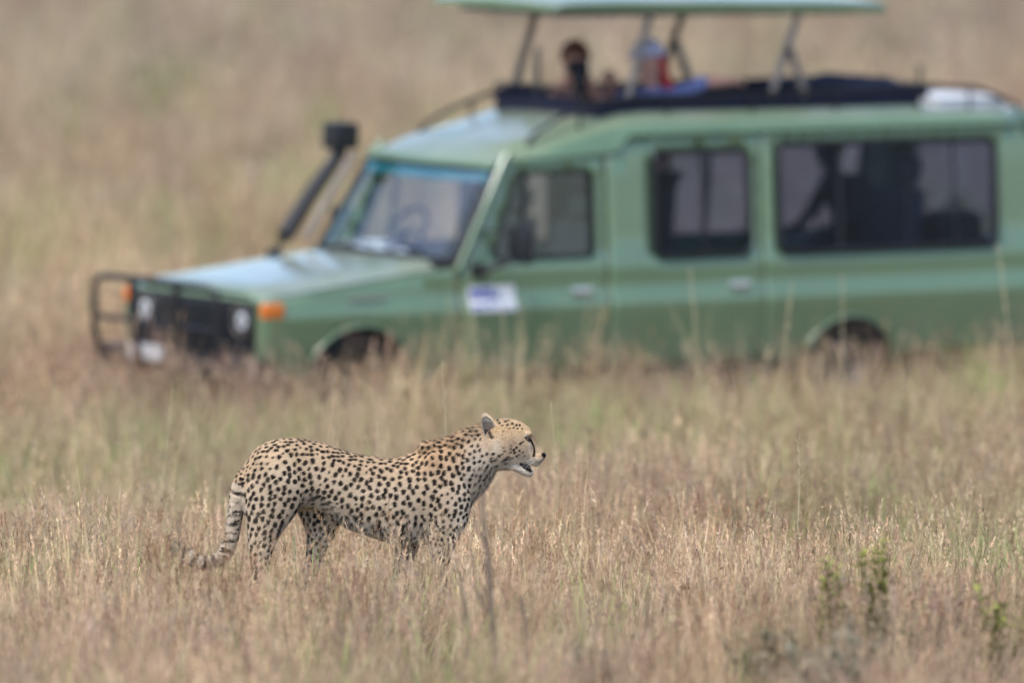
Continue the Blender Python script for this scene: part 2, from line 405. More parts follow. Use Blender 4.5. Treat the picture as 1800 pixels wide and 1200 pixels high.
P('front_bumper', M_dark, V, lambda b: b.box(-.22, .0, -.84, .84, .46, .62, b=.03))
P('number_plate', M_white, V, lambda b: b.box(-.245, -.235, .02, .42, .55, .66, b=.003))
bb = empty('bull_bar'); bb.parent = V
P('outer_hoop', M_dark, bb, lambda b: b.tube([(-.24, .74, .5), (-.32, .74, .75), (-.32, .74, 1.04), (-.32, .70, 1.09), (-.32, .6, 1.105), (-.32, 0, 1.115), (-.32, -.6, 1.105), (-.32, -.70, 1.09), (-.32, -.74, 1.04), (-.32, -.74, .75), (-.24, -.74, .5)], .024, 10))
P('cross_tube', M_dark, bb, lambda b: b.tube([(-.32, .74, .82), (-.32, -.74, .82)], .018, 8))
for v in (.26, -.26): P('upright', M_dark, bb, lambda b: b.tube([(-.25, v, .5), (-.33, v, .75), (-.33, v, 1.10)], .03, 8, flat=.8))
# badges and sticker
P('fender_badge', M_chrome, V, lambda b: [b.box(.74+i*.037, .765+i*.037, -.822, -.812, 1.0, 1.028, b=.003) for i in range(9)])
st = P('door_sticker', M_white, V, lambda b: b.add([(x, -(hw(z)+.006+dy), z) for dy in (0, -.004) for x, z in ((1.78, .885), (2.20, .885), (2.20, .905), (1.78, .905), (2.20, .935), (1.78, .935), (2.20, .965), (1.78, .965), (2.20, 1.04), (1.78, 1.04), (2.20, 1.07), (1.78, 1.07))], [(0, 1, 2, 3), (3, 2, 4, 5), (5, 4, 6, 7), (7, 6, 8, 9), (9, 8, 10, 11)]), smooth=False)
def emblem(b):
    for k, (x, zz, w, h) in enumerate(((1.80, .985, .03, .07), (1.84, .99, .05, .05), (1.905, .98, .03, .07), (1.95, .985, .045, .055), (1.80, .92, .10, .02), (1.93, .93, .06, .02), (2.02, .98, .03, .05))):
        b.add([(x, -(hw(zz)+.011), zz), (x+w, -(hw(zz)+.011), zz), (x+w*1.1, -(hw(zz+h)+.011), zz+h), (x+w*.1, -(hw(zz+h)+.011), zz+h)], [(0, 1, 2, 3)])
P('emblem', M_blue, st, emblem, smooth=False)

# roof
def ze(u): return float(np.interp(u, [2.05, 2.12, 2.2, 3.27, 3.5, 7.2], [1.91, 1.945, 1.965, 2.190, 2.203, 2.203]))
def gz(u): return float(np.interp(u, [2.05, 2.2, 3.15, 3.27, 7.2], [1.90, 1.92, 1.968, 2.088, 2.11]))
def zc_(u, v):
    a = abs(v)
    cr = (.048*min(1, (.66-a)/.05)+.03*(1-(a/.66)**2))*(1-.75*float(sstep(6.15, 6.35, u))) if a < .66 else 0
    return ze(u)+cr*min(1, max(0, (u-2.05)/.25)) + (.012 if a < .6 and 2.9 < u < 6.4 else 0)
HU0, HU1, HV = 3.12, 6.12, .56
def roof(b):
    us = [2.05, 2.09, 2.14, 2.2, 2.3, 2.5, 2.75, 3.0, HU0, 3.15, 3.27, 3.5, 4, 4.5, 5, 5.5, 6.0, HU1, 6.4, 6.8, 7.15]
    vv = [.66, .62, HV, .4, .2, 0, -.2, -.4, -HV, -.62, -.66]
    g = []
    for u in us:
        row = [(u, .742, gz(u)-.005), (u, .752, gz(u)+.012), (u, .745, gz(u)+.028), (u, .705, max(ze(u)-.03, gz(u)+.03)), (u, .685, max(ze(u)-.008, gz(u)+.032))]
        row += [(u - .10*(1-(v/.66)**2)*max(0, 1-(u-2.05)/.3), v, zc_(u, v)) for v in vv] + [(a, -v, c) for a, v, c in row[::-1]]
        g.append(row)
    n = len(g[0]); fs = []
    for i in range(len(us)-1):
        for j in range(n-1):
            vm = (g[i][j][1]+g[i][j+1][1])/2; um = (us[i]+us[i+1])/2
            if abs(vm) < HV-.001 and HU0 <= um <= HU1: continue
            fs.append((i*n+j, i*n+j+1, (i+1)*n+j+1, (i+1)*n+j))
    b.add([p for r in g for p in r], fs)
ro = P('roof', M_paint, V, roof, sharp=50)
s = ro.modifiers.new('thickness', 'SOLIDIFY'); s.thickness = .025; s.offset = -1
def visor(b):
    pts = []
    for v in (-.72, -.5, -.25, 0, .25, .5, .72):
        u = 2.05-.10*(1-(v/.72)**2); pts += [(u+.0, v, 1.915), (u-.015, v, 1.885), (u+.02, v, 1.865)]
    b.add(pts, [(i*3+k, i*3+k+1, i*3+k+4, i*3+k+3) for i in range(6) for k in range(2)])
P('windscreen_header', M_paint, V, visor)
def ws(z0, z1, m, name, par):
    b = MB(); n = 12; pts = []
    for k, z in enumerate((z0, z1)):
        t = (z-1.25)/(1.875-1.25); u = 1.68+t*.39; hwv = .795-.055*t
        for i in range(n+1):
            v = -hwv+2*hwv*i/n; pts.append((u-.13*(1-(v/hwv)**2), v, z + .02*(1-(v/hwv)**2)*(1-t)))
    b.add(pts, [(i, i+1, n+2+i, n+1+i) for i in range(n)]); return b.build(name, m, par)
wsc = ws(1.25, 1.79, G_shield, 'windscreen', V); ws(1.79, 1.875, G_band, 'sun_band', wsc)
def wseal(b):
    n = 12; top, bot = [], []
    for z, L in ((1.245, bot), (1.875, top)):
        t = (z-1.25)/(1.875-1.25); u = 1.68+t*.39; hwv = .795-.055*t
        for i in range(n+1):
            v = -hwv+2*hwv*i/n; L.append((u-.13*(1-(v/hwv)**2)-.004, v, z+.02*(1-(v/hwv)**2)*(1-t)))
    b.tube(bot+top[::-1]+bot[:2], .022, 8, caps=False)
P('windscreen_seal', M_dark, wsc, wseal)
for v0 in (-.05, .5): P('wiper', M_dark, V, lambda b: b.tube([(1.55, v0, 1.26), (1.60, v0-.25, 1.32), (1.60, v0-.45, 1.30)], .010, 6))
# hatch coaming, padding, roof rails
def coam(b):
    for (a0, a1, b0, b1) in ((HU0-.03, HU1+.03, HV-.02, HV+.035), (HU0-.03, HU1+.03, -HV-.035, -HV+.02), (HU0-.06, HU0-.0, -HV, HV), (HU1, HU1+.06, -HV, HV)):
        b.box(a0, a1, b0, b1, 2.19, 2.345 if a1 > HU0+.1 else 2.305, b=.012)
P('hatch_coaming', M_navy, V, coam)
P('hatch_padding', M_navy, V, lambda b: b.tube([(HU0, HV+.01, 2.35), (4.6, HV+.01, 2.375), (HU1+.1, HV+.01, 2.37), (HU1+.12, 0, 2.36), (HU1+.1, -HV-.01, 2.335), (4.6, -HV-.01, 2.335), (HU0, -HV-.01, 2.315), (HU0-.03, 0, 2.325), (HU0, HV+.01, 2.35)], .026, 8))
for sd in (-1, 1):
    P('roof_rail', M_dark, V, lambda b: b.tube([(2.42, sd*.635, ze(2.42)+.0), (2.44, sd*.635, ze(2.42)+.06), (2.52, sd*.635, 2.13), (2.72, sd*.63, 2.225), (3.07, sd*.63, 2.33), (3.4, sd*.63, 2.36), (5.2, sd*.63, 2.375), (6.2, sd*.62, 2.40), (6.7, sd*.60, 2.37), (7.0, sd*.58, 2.29), (7.15, sd*.58, 2.22)], .016, 8))
    for uu in (2.9, 3.7, 4.5, 5.3, 6.1, 6.6): P('rail_post', M_dark, V, lambda b: b.tube([(uu, sd*.63, ze(uu)), (uu, sd*.63, np.interp(uu, [2.7, 3.07, 6.2, 6.7], [2.22, 2.33, 2.40, 2.37]))], .011, 6))
for uu in (6.25, 6.66, 7.0): P('rail_crossbar', M_dark, V, lambda b: b.tube([(uu, .61, 2.37 if uu < 6.9 else 2.29), (uu, -.61, 2.37 if uu < 6.9 else 2.29)], .013, 8))
P('grab_bar', M_dark, V, lambda b: b.tube([(3.0, .5, 2.30), (3.02, .5, 2.40), (3.06, .2, 2.41), (3.06, -.3, 2.39), (3.02, -.5, 2.36), (3.0, -.5, 2.28)], .014, 8))
# raised pop-top and its struts
pt = empty('raised_roof_hatch'); pt.parent = V
def plate(b):
    us = [2.60, 2.64, 2.75, 3.2, 4.2, 5.3, 5.62, 5.68]; n = 12; g = []
    for k, u in enumerate(us):
        th = [.028, .05, .07, .085, .09, .09, .085, .06][k]; z0 = 2.985-.013*(u-2.6); row = []
        for (v, zz) in ((-.71, 0), (-.73, .02), (-.73, th*.75), (-.69, th), (-.4, th+.02), (0, th+.03), (.4, th+.02), (.69, th), (.73, th*.75), (.73, .02), (.71, 0)): row.append((u, v, z0+zz))
        g.append(row)
    m = len(g[0]); fs = [(i*m+j, i*m+(j+1) % m, (i+1)*m+(j+1) % m, (i+1)*m+j) for i in range(len(us)-1) for j in range(m)]
    fs += [tuple(range(m)), tuple(range((len(us)-1)*m, len(us)*m))[::-1]]
    b.add([p for r in g for p in r], fs)
P('hatch_lid', M_paint, pt, plate, sharp=35)
P('lid_lining', M_int, pt, lambda b: b.box(2.75, 5.5, -.6, .6, 2.935, 2.965, b=.01))
for sd in (-1, 1):
    for (a, c) in (((3.36, 2.34), (3.56, 2.97)), ((4.70, 2.34), (4.95, 2.95)), ((4.88, 2.68), (5.03, 2.34))):
        P('strut', M_grey, pt, lambda b: b.tube([(a[0]-(.1 if sd > 0 else 0), sd*.6, a[1]), (c[0]-(.08 if sd > 0 else 0), sd*.6, c[1])], .036, 4, flat=.6))
    P('strut_joint', M_dark, pt, lambda b: b.ball((4.84-(.08 if sd > 0 else 0), sd*.6, 2.66), .035, 8))
# snorkel on the far side
sn = empty('snorkel'); sn.parent = V
P('intake_head', M_dark, sn, lambda b: (b.box(1.79, 2.0, .77, .95, 1.93, 2.125, b=.03), b.tube([(1.88, .86, 1.86), (1.885, .86, 1.95)], [.045, .06], 12)))
P('snorkel_pipe', M_dark, sn, lambda b: b.tube([(1.30, .87, .95), (1.33, .87, 1.20), (1.42, .865, 1.33), (1.66, .86, 1.64), (1.84, .86, 1.84), (1.88, .86, 1.92)], [.062, .062, .062, .06, .052, .045], 14))
P('pipe_bracket', M_grey, sn, lambda b: b.tube([(1.56, .80, 1.30), (1.74, .80, 1.58), (1.96, .78, 1.90)], .028, 8))
P('radio_antenna', M_grey, V, lambda b: (b.tube([(3.40, .50, 2.28), (3.40, .50, 2.66)], [.024, .020], 8)))
P('radio_antenna', M_dark, V, lambda b: b.tube([(6.92, .3, 2.21), (6.92, .3, 2.50)], .014, 8))
# cabin
P('cabin_floor', M_dash, V, lambda b: b.box(1.66, 7.12, -.76, .76, .50, .56))
P('rear_floor', M_dash, V, lambda b: b.box(3.2, 7.1, -.74, .74, .56, .72))
P('firewall', M_dash, V, lambda b: b.box(1.62, 1.68, -.76, .76, .50, 1.19))
P('rear_wall', M_paint, V, lambda b: (b.box(7.11, 7.15, -.78, .78, .46, 1.25), b.box(7.11, 7.15, -.74, -.55, 1.25, 2.1), b.box(7.11, 7.15, .55, .74, 1.25, 2.1), b.box(7.11, 7.15, -.72, .72, 2.0, 2.2)))
P('rear_window', G_tint, V, lambda b: b.box(7.125, 7.13, -.55, .55, 1.25, 2.0), smooth=False)
P('rear_bumper', M_dark, V, lambda b: b.box(7.16, 7.32, -.8, .8, .45, .58, b=.02))
da = P('dashboard', M_dash, V, lambda b: (b.box(1.70, 2.02, -.72, .72, .98, 1.22, b=.05), b.box(1.80, 2.08, .20, .62, 1.12, 1.30, b=.05)))
P('steering_wheel', M_dark, da, lambda b: (b.tube([(2.16+.10*math.sin(a), .40+.19*math.cos(a), 1.36+.17*math.sin(a)) for a in [2*PI*i/20 for i in range(22)]], .016, 8, caps=False), b.tube([(2.02, .4, 1.26), (2.16, .4, 1.36)], .03, 8), b.tube([(2.16, .22, 1.36), (2.16, .58, 1.36)], .014, 6)))
P('paper_sheet', M_paper, da, lambda b: b.add([(1.62, .12, 1.262), (1.92, .05, 1.245), (1.95, .36, 1.31), (1.64, .42, 1.30), (1.60, .50, 1.27), (1.80, .62, 1.30)], [(0, 1, 2, 3), (3, 2, 5, 4)]), smooth=False)
P('rear_view_mirror', M_dark, V, lambda b: b.box(2.0, 2.03, -.18, .06, 1.77, 1.84, b=.01))
for (u, v, hh) in ((2.75, -.38, .86), (2.75, .38, .86), (6.55, .46, .80), (5.90, -.28, .80)):
    se = empty('seat'); se.parent = V; se.location = (u, v, .56 if u < 3 else .72)
    P('seat_base', M_dash, se, lambda b: b.box(-.22, .2, -.2, .2, 0, .26, b=.02))
    sm_ = M_int if u < 3 else M_seat
    P('seat_cushion', sm_, se, lambda b: b.box(-.27, .24, -.24, .24, .26, .42, b=.05))
    P('backrest', sm_, se, lambda b: b.box(-.05, .07, -.24, .24, 0, .56 if hh > .82 else .5, Matrix.Translation((.24, 0, .36)) @ Matrix.Rotation(.22, 4, 'Y'), b=.045))
    P('headrest', sm_, se, lambda b: b.box(-.05, .05, -.13, .13, 0, .15, Matrix.Translation((.39, 0, .94)) @ Matrix.Rotation(.2, 4, 'Y'), b=.035))
P('sun_curtain', M_int, V, lambda b: b.add([(4.42+.07*i+.0*j, .70+.015*(i % 2), 1.25+.7*j) for j in range(2) for i in range(5)], [(i, i+1, i+6, i+5) for i in range(4)]))
P('spare_wheel', M_tyre, V, lambda b: b.lathe([(.18, 7.18), (.30, 7.165), (.37, 7.19), (.39, 7.25), (.37, 7.32), (.30, 7.34), (.18, 7.32), (.001, 7.30)], 'x', 28, (0, .35, .95)))

def placed(name, loc, rz=0.0):
    """an Empty for a separate thing standing at a spot given in the vehicle's frame"""
    o = empty(name, VM @ Matrix.Translation(loc) @ Matrix.Rotation(rz, 4, 'Z')); return o
rb = placed('roof_box', (6.42, -.20, 2.215))
P('box_shell', M_white, rb, lambda b: b.box(-.04, .62, -.34, .34, .0, .07, b=.02))
P('box_lid', M_white, rb, lambda b: b.box(-.05, .63, -.35, .35, .07, .09, b=.01))
tag(rb, 'low white box lying at the rear of the vehicle roof behind the open hatch', 'roof box')
cv = placed('folded_cover', (5.85, -.05, 2.37))
def cover_fold(b):
    rr = random.Random(4); n, m = 14, 10; g = []
    for i in range(n):
        for j in range(m):
            x = -.35+.75*i/(n-1); y = -.5+1.0*j/(m-1); e = min(1, 5*min(i/(n-1), 1-i/(n-1), j/(m-1), 1-j/(m-1)))
            g.append((x+rr.uniform(-.01, .01), y, .008+(.055+.025*math.sin(x*15+y*3)+rr.uniform(-.008, .008))*e))
    b.add(g, [(i*m+j, i*m+j+1, (i+1)*m+j+1, (i+1)*m+j) for i in range(n-1) for j in range(m-1)])
    b.add([(x, y, z-.03) for x, y, z in ((-.35, -.5, .03), (.4, -.5, .03), (.4, .5, .03), (-.35, .5, .03))], [(0, 1, 2, 3)])
P('cover_cloth', M_navy, cv, cover_fold)
tag(cv, 'dark folded canvas cover lying across the rear end of the open roof hatch', 'canvas cover')

# ------------------------------------------------------------------ people
M_skin = mat('skin', (.46, .24, .17), rough=.6, var=.08)
M_skin2 = mat('skin_tanned', (.62, .34, .26), rough=.6, var=.08)
M_hairbr = mat('auburn_hair', (.10, .035, .02), rough=.7, var=.4, scale=60)
M_hairred = mat('red_scarf_cloth', (.50, .03, .035), rough=.8, var=.15)
M_dustypink = mat('dark_red_shirt', (.09, .03, .035), rough=.85)
M_shirtblue = mat('blue_shirt', (.16, .20, .42), rough=.85, var=.2)
M_capw = mat('cap_cloth', (.50, .52, .70), rough=.85, var=.2, scale=14)
M_trous = mat('khaki_trousers', (.10, .085, .06), rough=.9)
M_black = mat('black_cloth', (.010, .010, .015), rough=.85)
M_eye = mat('eye_dark', (.01, .008, .006), rough=.15)

def skin(name, nodes, edges, m, parent, root=0, sub=2):
    me = bpy.data.meshes.new(name); me.from_pydata([n[0] for n in nodes], edges, []); me.update()
    o = link_mesh(name, me, m, parent, smooth=False)
    md = o.modifiers.new('skin', 'SKIN'); md.use_smooth_shade = True
    if not me.skin_vertices: me.skin_vertices.new()
    for i, n in enumerate(nodes):
        r = n[1]; me.skin_vertices[0].data[i].radius = r if isinstance(r, tuple) else (r, r)
    me.skin_vertices[0].data[root].use_root = True
    s_ = o.modifiers.new('sub', 'SUBSURF'); s_.levels = s_.render_levels = sub
    return o
def add_hand(nodes, edges, wrist, palm_dir, finger_dir, side_dir, curl_dir):
    """palm and five bent fingers grown from the wrist node (index); directions are unit vectors"""
    w = Vector(nodes[wrist][0]); k = len(nodes)
    nodes.append((tuple(w+palm_dir*.05), (.034, .017))); edges.append((wrist, k))
    for i in range(4):
        L = (.026, .030, .028, .022)[i]; off = side_dir*((i-1.5)*.019)
        a = w+palm_dir*.09+off; b1 = a+(finger_dir*.8+curl_dir*.3).normalized()*L*1.2; c1 = b1+(finger_dir*.4+curl_dir*.9).normalized()*L
        n0 = len(nodes); nodes += [(tuple(a), .0098), (tuple(b1), .0088), (tuple(c1), .0078)]; edges += [(k, n0), (n0, n0+1), (n0+1, n0+2)]
    a = w+palm_dir*.035-side_dir*.038; b1 = a+(finger_dir*.6+curl_dir*.4-side_dir*.4).normalized()*.032; c1 = b1+(finger_dir*.6+curl_dir*.7).normalized()*.026
    n0 = len(nodes); nodes += [(tuple(a), .0125), (tuple(b1), .0105), (tuple(c1), .009)]; edges += [(k, n0), (n0, n0+1), (n0+1, n0+2)]

def person(loc, rz, label, H, skinm, shirt, trous, arms, head_tilt=(0, 0), seated=False, lean=0.0):
    """faces local -x; arms: two lists of points shoulder > elbow > wrist with (palm, finger, side, curl) directions"""
    R = placed('person', loc, rz); tag(R, label, 'person')
    k = H/1.75; hz = .92*k if not seated else .44
    S = lambda x, y, z: (x - lean*(z-hz), y, z)
    tz = lambda z: hz+(z-.92)*k
    nodes = [(S(0, 0, hz), (.13, .10)), (S(0, 0, tz(1.08)), (.125, .095)), (S(0, 0, tz(1.25)), (.15, .10)), (S(0, 0, tz(1.38)), (.14, .085)),
             (S(.005, 0, tz(1.46)), (.055, .055)), (S(.0, 0, tz(1.52)), (.055, .055)), (S(-.02, 0, tz(1.58)), (.078, .070)), (S(-.012, 0, tz(1.66)), (.088, .078)), (S(-.01, 0, tz(1.73)), (.060, .055))]
    edges = [(i, i+1) for i in range(8)]
    nz = len(nodes); nodes += [(S(-.105, 0, tz(1.60)), .013), (S(-.02, .085, tz(1.61)), (.018, .012)), (S(-.02, -.085, tz(1.61)), (.018, .012))]; edges += [(6, nz), (6, nz+1), (6, nz+2)]
    sl = [];
    for q, (pts, dirs) in enumerate(arms):
        n0 = len(nodes); P3 = [Vector(p) for p in pts]
        nodes += [(tuple(P3[0]), .058), (tuple((P3[0]+P3[1])/2), .050), (tuple(P3[1]), .043), (tuple((P3[1]+P3[2])/2), .046), (tuple(P3[2]), .034)]
        edges += [(3, n0), (n0, n0+1), (n0+1, n0+2), (n0+2, n0+3), (n0+3, n0+4)]
        add_hand(nodes, edges, n0+4, *[Vector(d).normalized() for d in dirs]); sl.append(P3)
    legs = []
    for sd in (-1, 1):
        n0 = len(nodes)
        if seated: pl = [(-.03, sd*.10, hz), (-.24, sd*.12, hz+.02), (-.44, sd*.13, hz+.02), (-.44, sd*.13, .25), (-.42, sd*.13, .07), (-.58, sd*.14, .035)]
        else: pl = [(0, sd*.09, hz-.06), (0, sd*.10, hz*.76), (-.01, sd*.10, hz*.52), (.0, sd*.10, hz*.3), (.02, sd*.10, .08), (-.14, sd*.11, .035)]
        rr = [.095, .085, .060, .055, .038, .036]
        nodes += [(p, r) for p, r in zip(pl, rr)]; edges += [(0, n0)] + [(n0+i, n0+i+1) for i in range(5)]; legs.append(pl)
    skin('body', nodes, edges, skinm, R)
    # shirt
    sn_ = [(S(0, 0, hz-.03), (.142, .112)), (S(0, 0, tz(1.08)), (.145, .112)), (S(0, 0, tz(1.25)), (.166, .115)), (S(0, 0, tz(1.38)), (.155, .100)), (S(.004, 0, tz(1.455)), (.068, .066))]
    se_ = [(i, i+1) for i in range(4)]
    for P3 in sl:
        n0 = len(sn_); mid = P3[1].lerp(P3[2], .12)
        sn_ += [(tuple(P3[0]), .072), (tuple((P3[0]+P3[1])/2), .064), (tuple(P3[1]), .056), (tuple(mid), .054)]; se_ += [(3, n0), (n0, n0+1), (n0+1, n0+2), (n0+2, n0+3)]
    skin('shirt', sn_, se_, shirt, R)
    tn = [(S(0, 0, hz+.02), (.145, .115))]; te = []
    for pl in legs:
        n0 = len(tn); tn += [(p, r) for p, r in zip(pl[:5], (.105, .095, .073, .066, .055))]; te += [(0, n0)] + [(n0+i, n0+i+1) for i in range(4)]
    skin('trousers', tn, te, trous, R)
    hc = Vector(S(-.012, 0, tz(1.655)))
    for sd in (-1, 1): P('eye', M_eye, R, lambda b: b.ball((hc.x-.082, sd*.032, hc.z-.012), .012, 6))
    P('mouth', skinm, R, lambda b: b.tube([(hc.x-.088, -.024, hc.z-.095), (hc.x-.096, 0, hc.z-.093), (hc.x-.088, .024, hc.z-.095)], .007, 6))
    return R, hc, k

# first person: auburn hair, looks down over the near side through a camera
fz = .72
p1, hc, k = person((3.44, .12, fz), math.radians(55), 'person with reddish brown hair and dark top looking through a camera in the roof hatch', 1.98, M_skin, M_dustypink, M_trous,
    [([(-.03, -.19, 1.55), (-.20, -.28, 1.44), (-.33, -.06, 1.77)], ((-.6, .2, .8), (-.5, .5, .4), (0, 1, 0), (0, .8, -.5))),
     ([(-.03, .19, 1.55), (-.24, .26, 1.50), (-.36, .05, 1.77)], ((-.6, -.2, .6), (-.5, -.5, .4), (0, -1, 0), (0, -.8, -.5)))], lean=.06)
def hair(b):
    n = 12
    for i in range(60):
        a = i*2.39996; t = (i+.5)/60; zz = 1-1.15*t; r_ = math.sqrt(max(0, 1-min(1, abs(zz))**2))
        x, y = r_*math.cos(a), r_*math.sin(a)
        if x < -.45 and zz < .45: continue
        b.ball((hc.x+.010+x*.078, hc.y+y*.072, hc.z+.02+zz*.09), .042, 5)
P('hair', M_hairbr, p1, hair)
ca = placed('camera_with_lens', (3.44, .12, fz), math.radians(55))
tag(ca, 'black camera with a long lens held up by the auburn-haired person in the hatch', 'camera')
cz = 1.83
P('camera_body', M_black, ca, lambda b: b.box(-.50, -.40, -.075, .075, cz-.05, cz+.06, b=.015))
P('lens', M_black, ca, lambda b: b.tube([(-.48, 0, cz), (-.60, 0, cz-.05), (-.72, -.0, cz-.10), (-.78, 0, cz-.125)], [.04, .045, .05, .055], 16))
# second person: white and blue cap, red scarf, blue shirt, forearm along the near rim
p2, hc, k = person((3.93, -.22, fz), math.radians(8), 'person in white cap, red scarf and blue shirt resting an arm on the hatch rim', 2.02, M_skin2, M_shirtblue, M_trous,
    [([(.04, -.19, 1.63), (.12, -.35, 1.735), (.38, -.38, 1.74)], ((1, 0, -.1), (1, 0, 0), (0, -1, 0), (0, 0, -1))),
     ([(-.0, .19, 1.56), (-.16, .30, 1.60), (-.30, .16, 1.78)], ((-1, -.3, 0), (-.8, 0, -.3), (0, 1, 0), (0, 0, -1)))], lean=.10)
def cap(b):
    prof = [(.001, .125), (.05, .118), (.085, .095), (.112, .055), (.120, .018), (.122, .0)]
    b.lathe(prof, 'z', 28, (hc.x+.005, hc.y, hc.z+.005))
P('cap', M_capw, p2, cap)
P('cap_brim', M_capw, p2, lambda b: b.add([(hc.x+(-.09-.13*math.cos(a)*(1 if r else 0)), hc.y+.085*math.sin(a), hc.z+.012-.02*r+.0*j-.004*j) for j in (0, 1) for r in (0, 1) for a in [PI*(i/10-.5) for i in range(11)]],
    [(j*22+i, j*22+i+1, j*22+12+i, j*22+11+i) for j in (0, 1) for i in range(10)]))
P('red_scarf', M_hairred, p2, lambda b: (b.tube([(hc.x+.07, hc.y-.05, hc.z+.02), (hc.x+.10, hc.y-.06, hc.z-.08), (hc.x+.09, hc.y-.10, hc.z-.17), (hc.x+.10, hc.y-.165, hc.z-.26), (hc.x+.10, hc.y-.175, hc.z-.42)], [.038, .045, .042, .038, .03], 10)))
# third person: skin, hair and clothes painted black to imitate a shaded silhouette
p3, hc, k = person((5.86, -.28, fz), 0, 'person seated inside, blackened all over as a shaded silhouette behind the large side window', 1.80, M_black, M_black, M_black,
    [([(-.12, -.19, .98), (-.26, -.24, .74), (-.46, -.16, .62)], ((-1, 0, 0), (-1, 0, 0), (0, 1, 0), (0, 0, -1))),
     ([(-.12, .19, .98), (-.26, .24, .74), (-.46, .16, .62)], ((-1, 0, 0), (-1, 0, 0), (0, 1, 0), (0, 0, -1)))], seated=True, lean=.42)
P('hair', M_black, p3, lambda b: b.ball((hc.x+.02, hc.y, hc.z+.02), .11, 10))
bagm = placed('dark_bag', (6.62, -.45, fz))
P('bag_body', M_black, bagm, lambda b: b.box(-.22, .22, -.14, .14, 0, .74, b=.09)); P('bag_handle', M_black, bagm, lambda b: b.tube([(-.08, 0, .73), (-.06, 0, .80), (.06, 0, .80), (.08, 0, .73)], .014, 8))
tag(bagm, 'black bag standing behind the rear lower corner of the large side window', 'bag')

# ------------------------------------------------------------------ cheetah (local x to its nose, z up, 427 traced units to the metre)
K = 1/427.0
def L(px, py, y=0.0): return Vector(((px-690)*K, y, (1110-py)*K*1.006))
CO = at_depth(690, 1110, YC)
CH = empty('cheetah', Matrix.Translation((CO.x, YC, CO.z)))
tag(CH, 'spotted cheetah standing in profile in dry grass with its mouth slightly open', 'cheetah')

def loft(b, rings):
    """rings: lists of equal point counts; closed tube with capped ends"""
    n = len(rings[0]); b.add([p for r in rings for p in r], [(i*n+k, i*n+(k+1) % n, (i+1)*n+(k+1) % n, (i+1)*n+k) for i in range(len(rings)-1) for k in range(n)]
        + [tuple(range(n))[::-1], tuple(range((len(rings)-1)*n, len(rings)*n))])
def interp(st, sub=4):
    """Catmull-Rom through station tuples"""
    a = np.array(st, float); out = []
    for i in range(len(a)-1):
        p0, p1_, p2_, p3_ = a[max(i-1, 0)], a[i], a[i+1], a[min(i+2, len(a)-1)]
        for k in range(sub):
            t = k/sub; out.append(.5*((2*p1_)+(p2_-p0)*t+(2*p0-5*p1_+4*p2_-p3_)*t*t+(3*p1_-p0-3*p2_+p3_)*t**3))
    out.append(a[-1]); return out
def vring(x, top, bot, w, y=0.0, egg=0.0, n=40):
    c = (top+bot)/2; h = (bot-top)/2; r = []
    for k in range(n):
        q = 2*PI*k/n; s_, co = math.sin(q), math.cos(q)
        r.append(L(x, c-h*s_, y+w*co*(1+egg*s_)))
    return r
def hring(x, py, hx, wy, y=0.0, n=28):
    return [L(x+hx*math.cos(2*PI*k/n), py, y+wy*math.sin(2*PI*k/n)) for k in range(n)]

b = MB()
# trunk
loft(b, [vring(*s_[:4], egg=s_[4]) for s_ in interp([(420, 842, 872, .015, 0), (424, 826, 884, .05, 0), (434, 811, 905, .078, 0), (451, 790, 915, .094, .0), (474, 777, 905, .103, 0), (500, 770, 895, .106, .0), (530, 770.5, 892, .104, 0), (565, 778, 899, .103, 0),
    (605, 791, 925, .110, -.05), (645, 800, 938, .120, -.10), (680, 805, 951, .127, -.12), (706, 802, 957, .127, -.12), (732, 789, 957, .120, -.12), (757, 775, 952, .110, -.12), (784, 770, 938, .100, -.1), (808, 768, 915, .086, 0), (824, 776, 898, .070, 0), (834, 800, 884, .045, 0)])])
# neck
def nring(cx, cy, ang, h, w, n=36):
    a = math.radians(ang); ux, uy = -math.sin(a), -math.cos(a)
    return [L(cx+ux*h*math.sin(2*PI*k/n), cy+uy*h*math.sin(2*PI*k/n), w*math.cos(2*PI*k/n)) for k in range(n)]
loft(b, [nring(*s_) for s_ in interp([(770, 840, 22, 66, .085), (795, 832, 26, 63, .083), (817, 818, 28, 59, .078), (838, 802, 26, 53, .072), (858, 787, 18, 45, .067), (878, 780, 8, 36, .058)])])
# skull and muzzle
loft(b, [vring(*s_[:4], egg=s_[4]) for s_ in interp([(846, 762, 806, .028, 0), (853, 749, 818, .050, 0), (864, 741, 824, .064, -.05), (878, 736, 826, .070, -.08), (893, 735.5, 823, .069, -.08), (906, 738, 819, .062, -.05), (917, 742.5, 816, .054, -.05),
    (927, 748.5, 815.5, .044, -.05), (934, 755, 818, .036, -.08), (940, 768, 820, .030, -.12), (945, 781, 820, .028, -.05), (951, 788, 816, .026, 0), (956, 794, 808, .018, 0), (959, 797.5, 804, .009, 0)], 3)])
# lower jaw
loft(b, [vring(*s_) for s_ in interp([(888, 805, 824, .046), (902, 811, 827, .040), (915, 816, 833, .031), (925, 819.5, 837.5, .024), (932, 822, 838, .019), (937.5, 825, 836, .011)], 3)])
for sd in (-1, 1):
    b.ball(L(896, 797, sd*.040), .030, 12, (1.2, .75, .9))          # cheek
    b.ball(L(926, 761.5, sd*.029), .0175, 10, (1.35, .8, .75))           # brow
    b.ball(L(945, 804, sd*.017), .0235, 10, (1.1, .8, .95))          # whisker pad
    b.ball(L(762, 832, sd*.062), .085, 14, (.62, .42, 1.15))        # shoulder
    b.ball(L(475, 842, sd*.055), .10, 14, (.85, .50, 1.1))          # haunch
    b.ball(L(752, 786, sd*.035), .035, 10, (1.2, .7, .8))           # shoulder blade
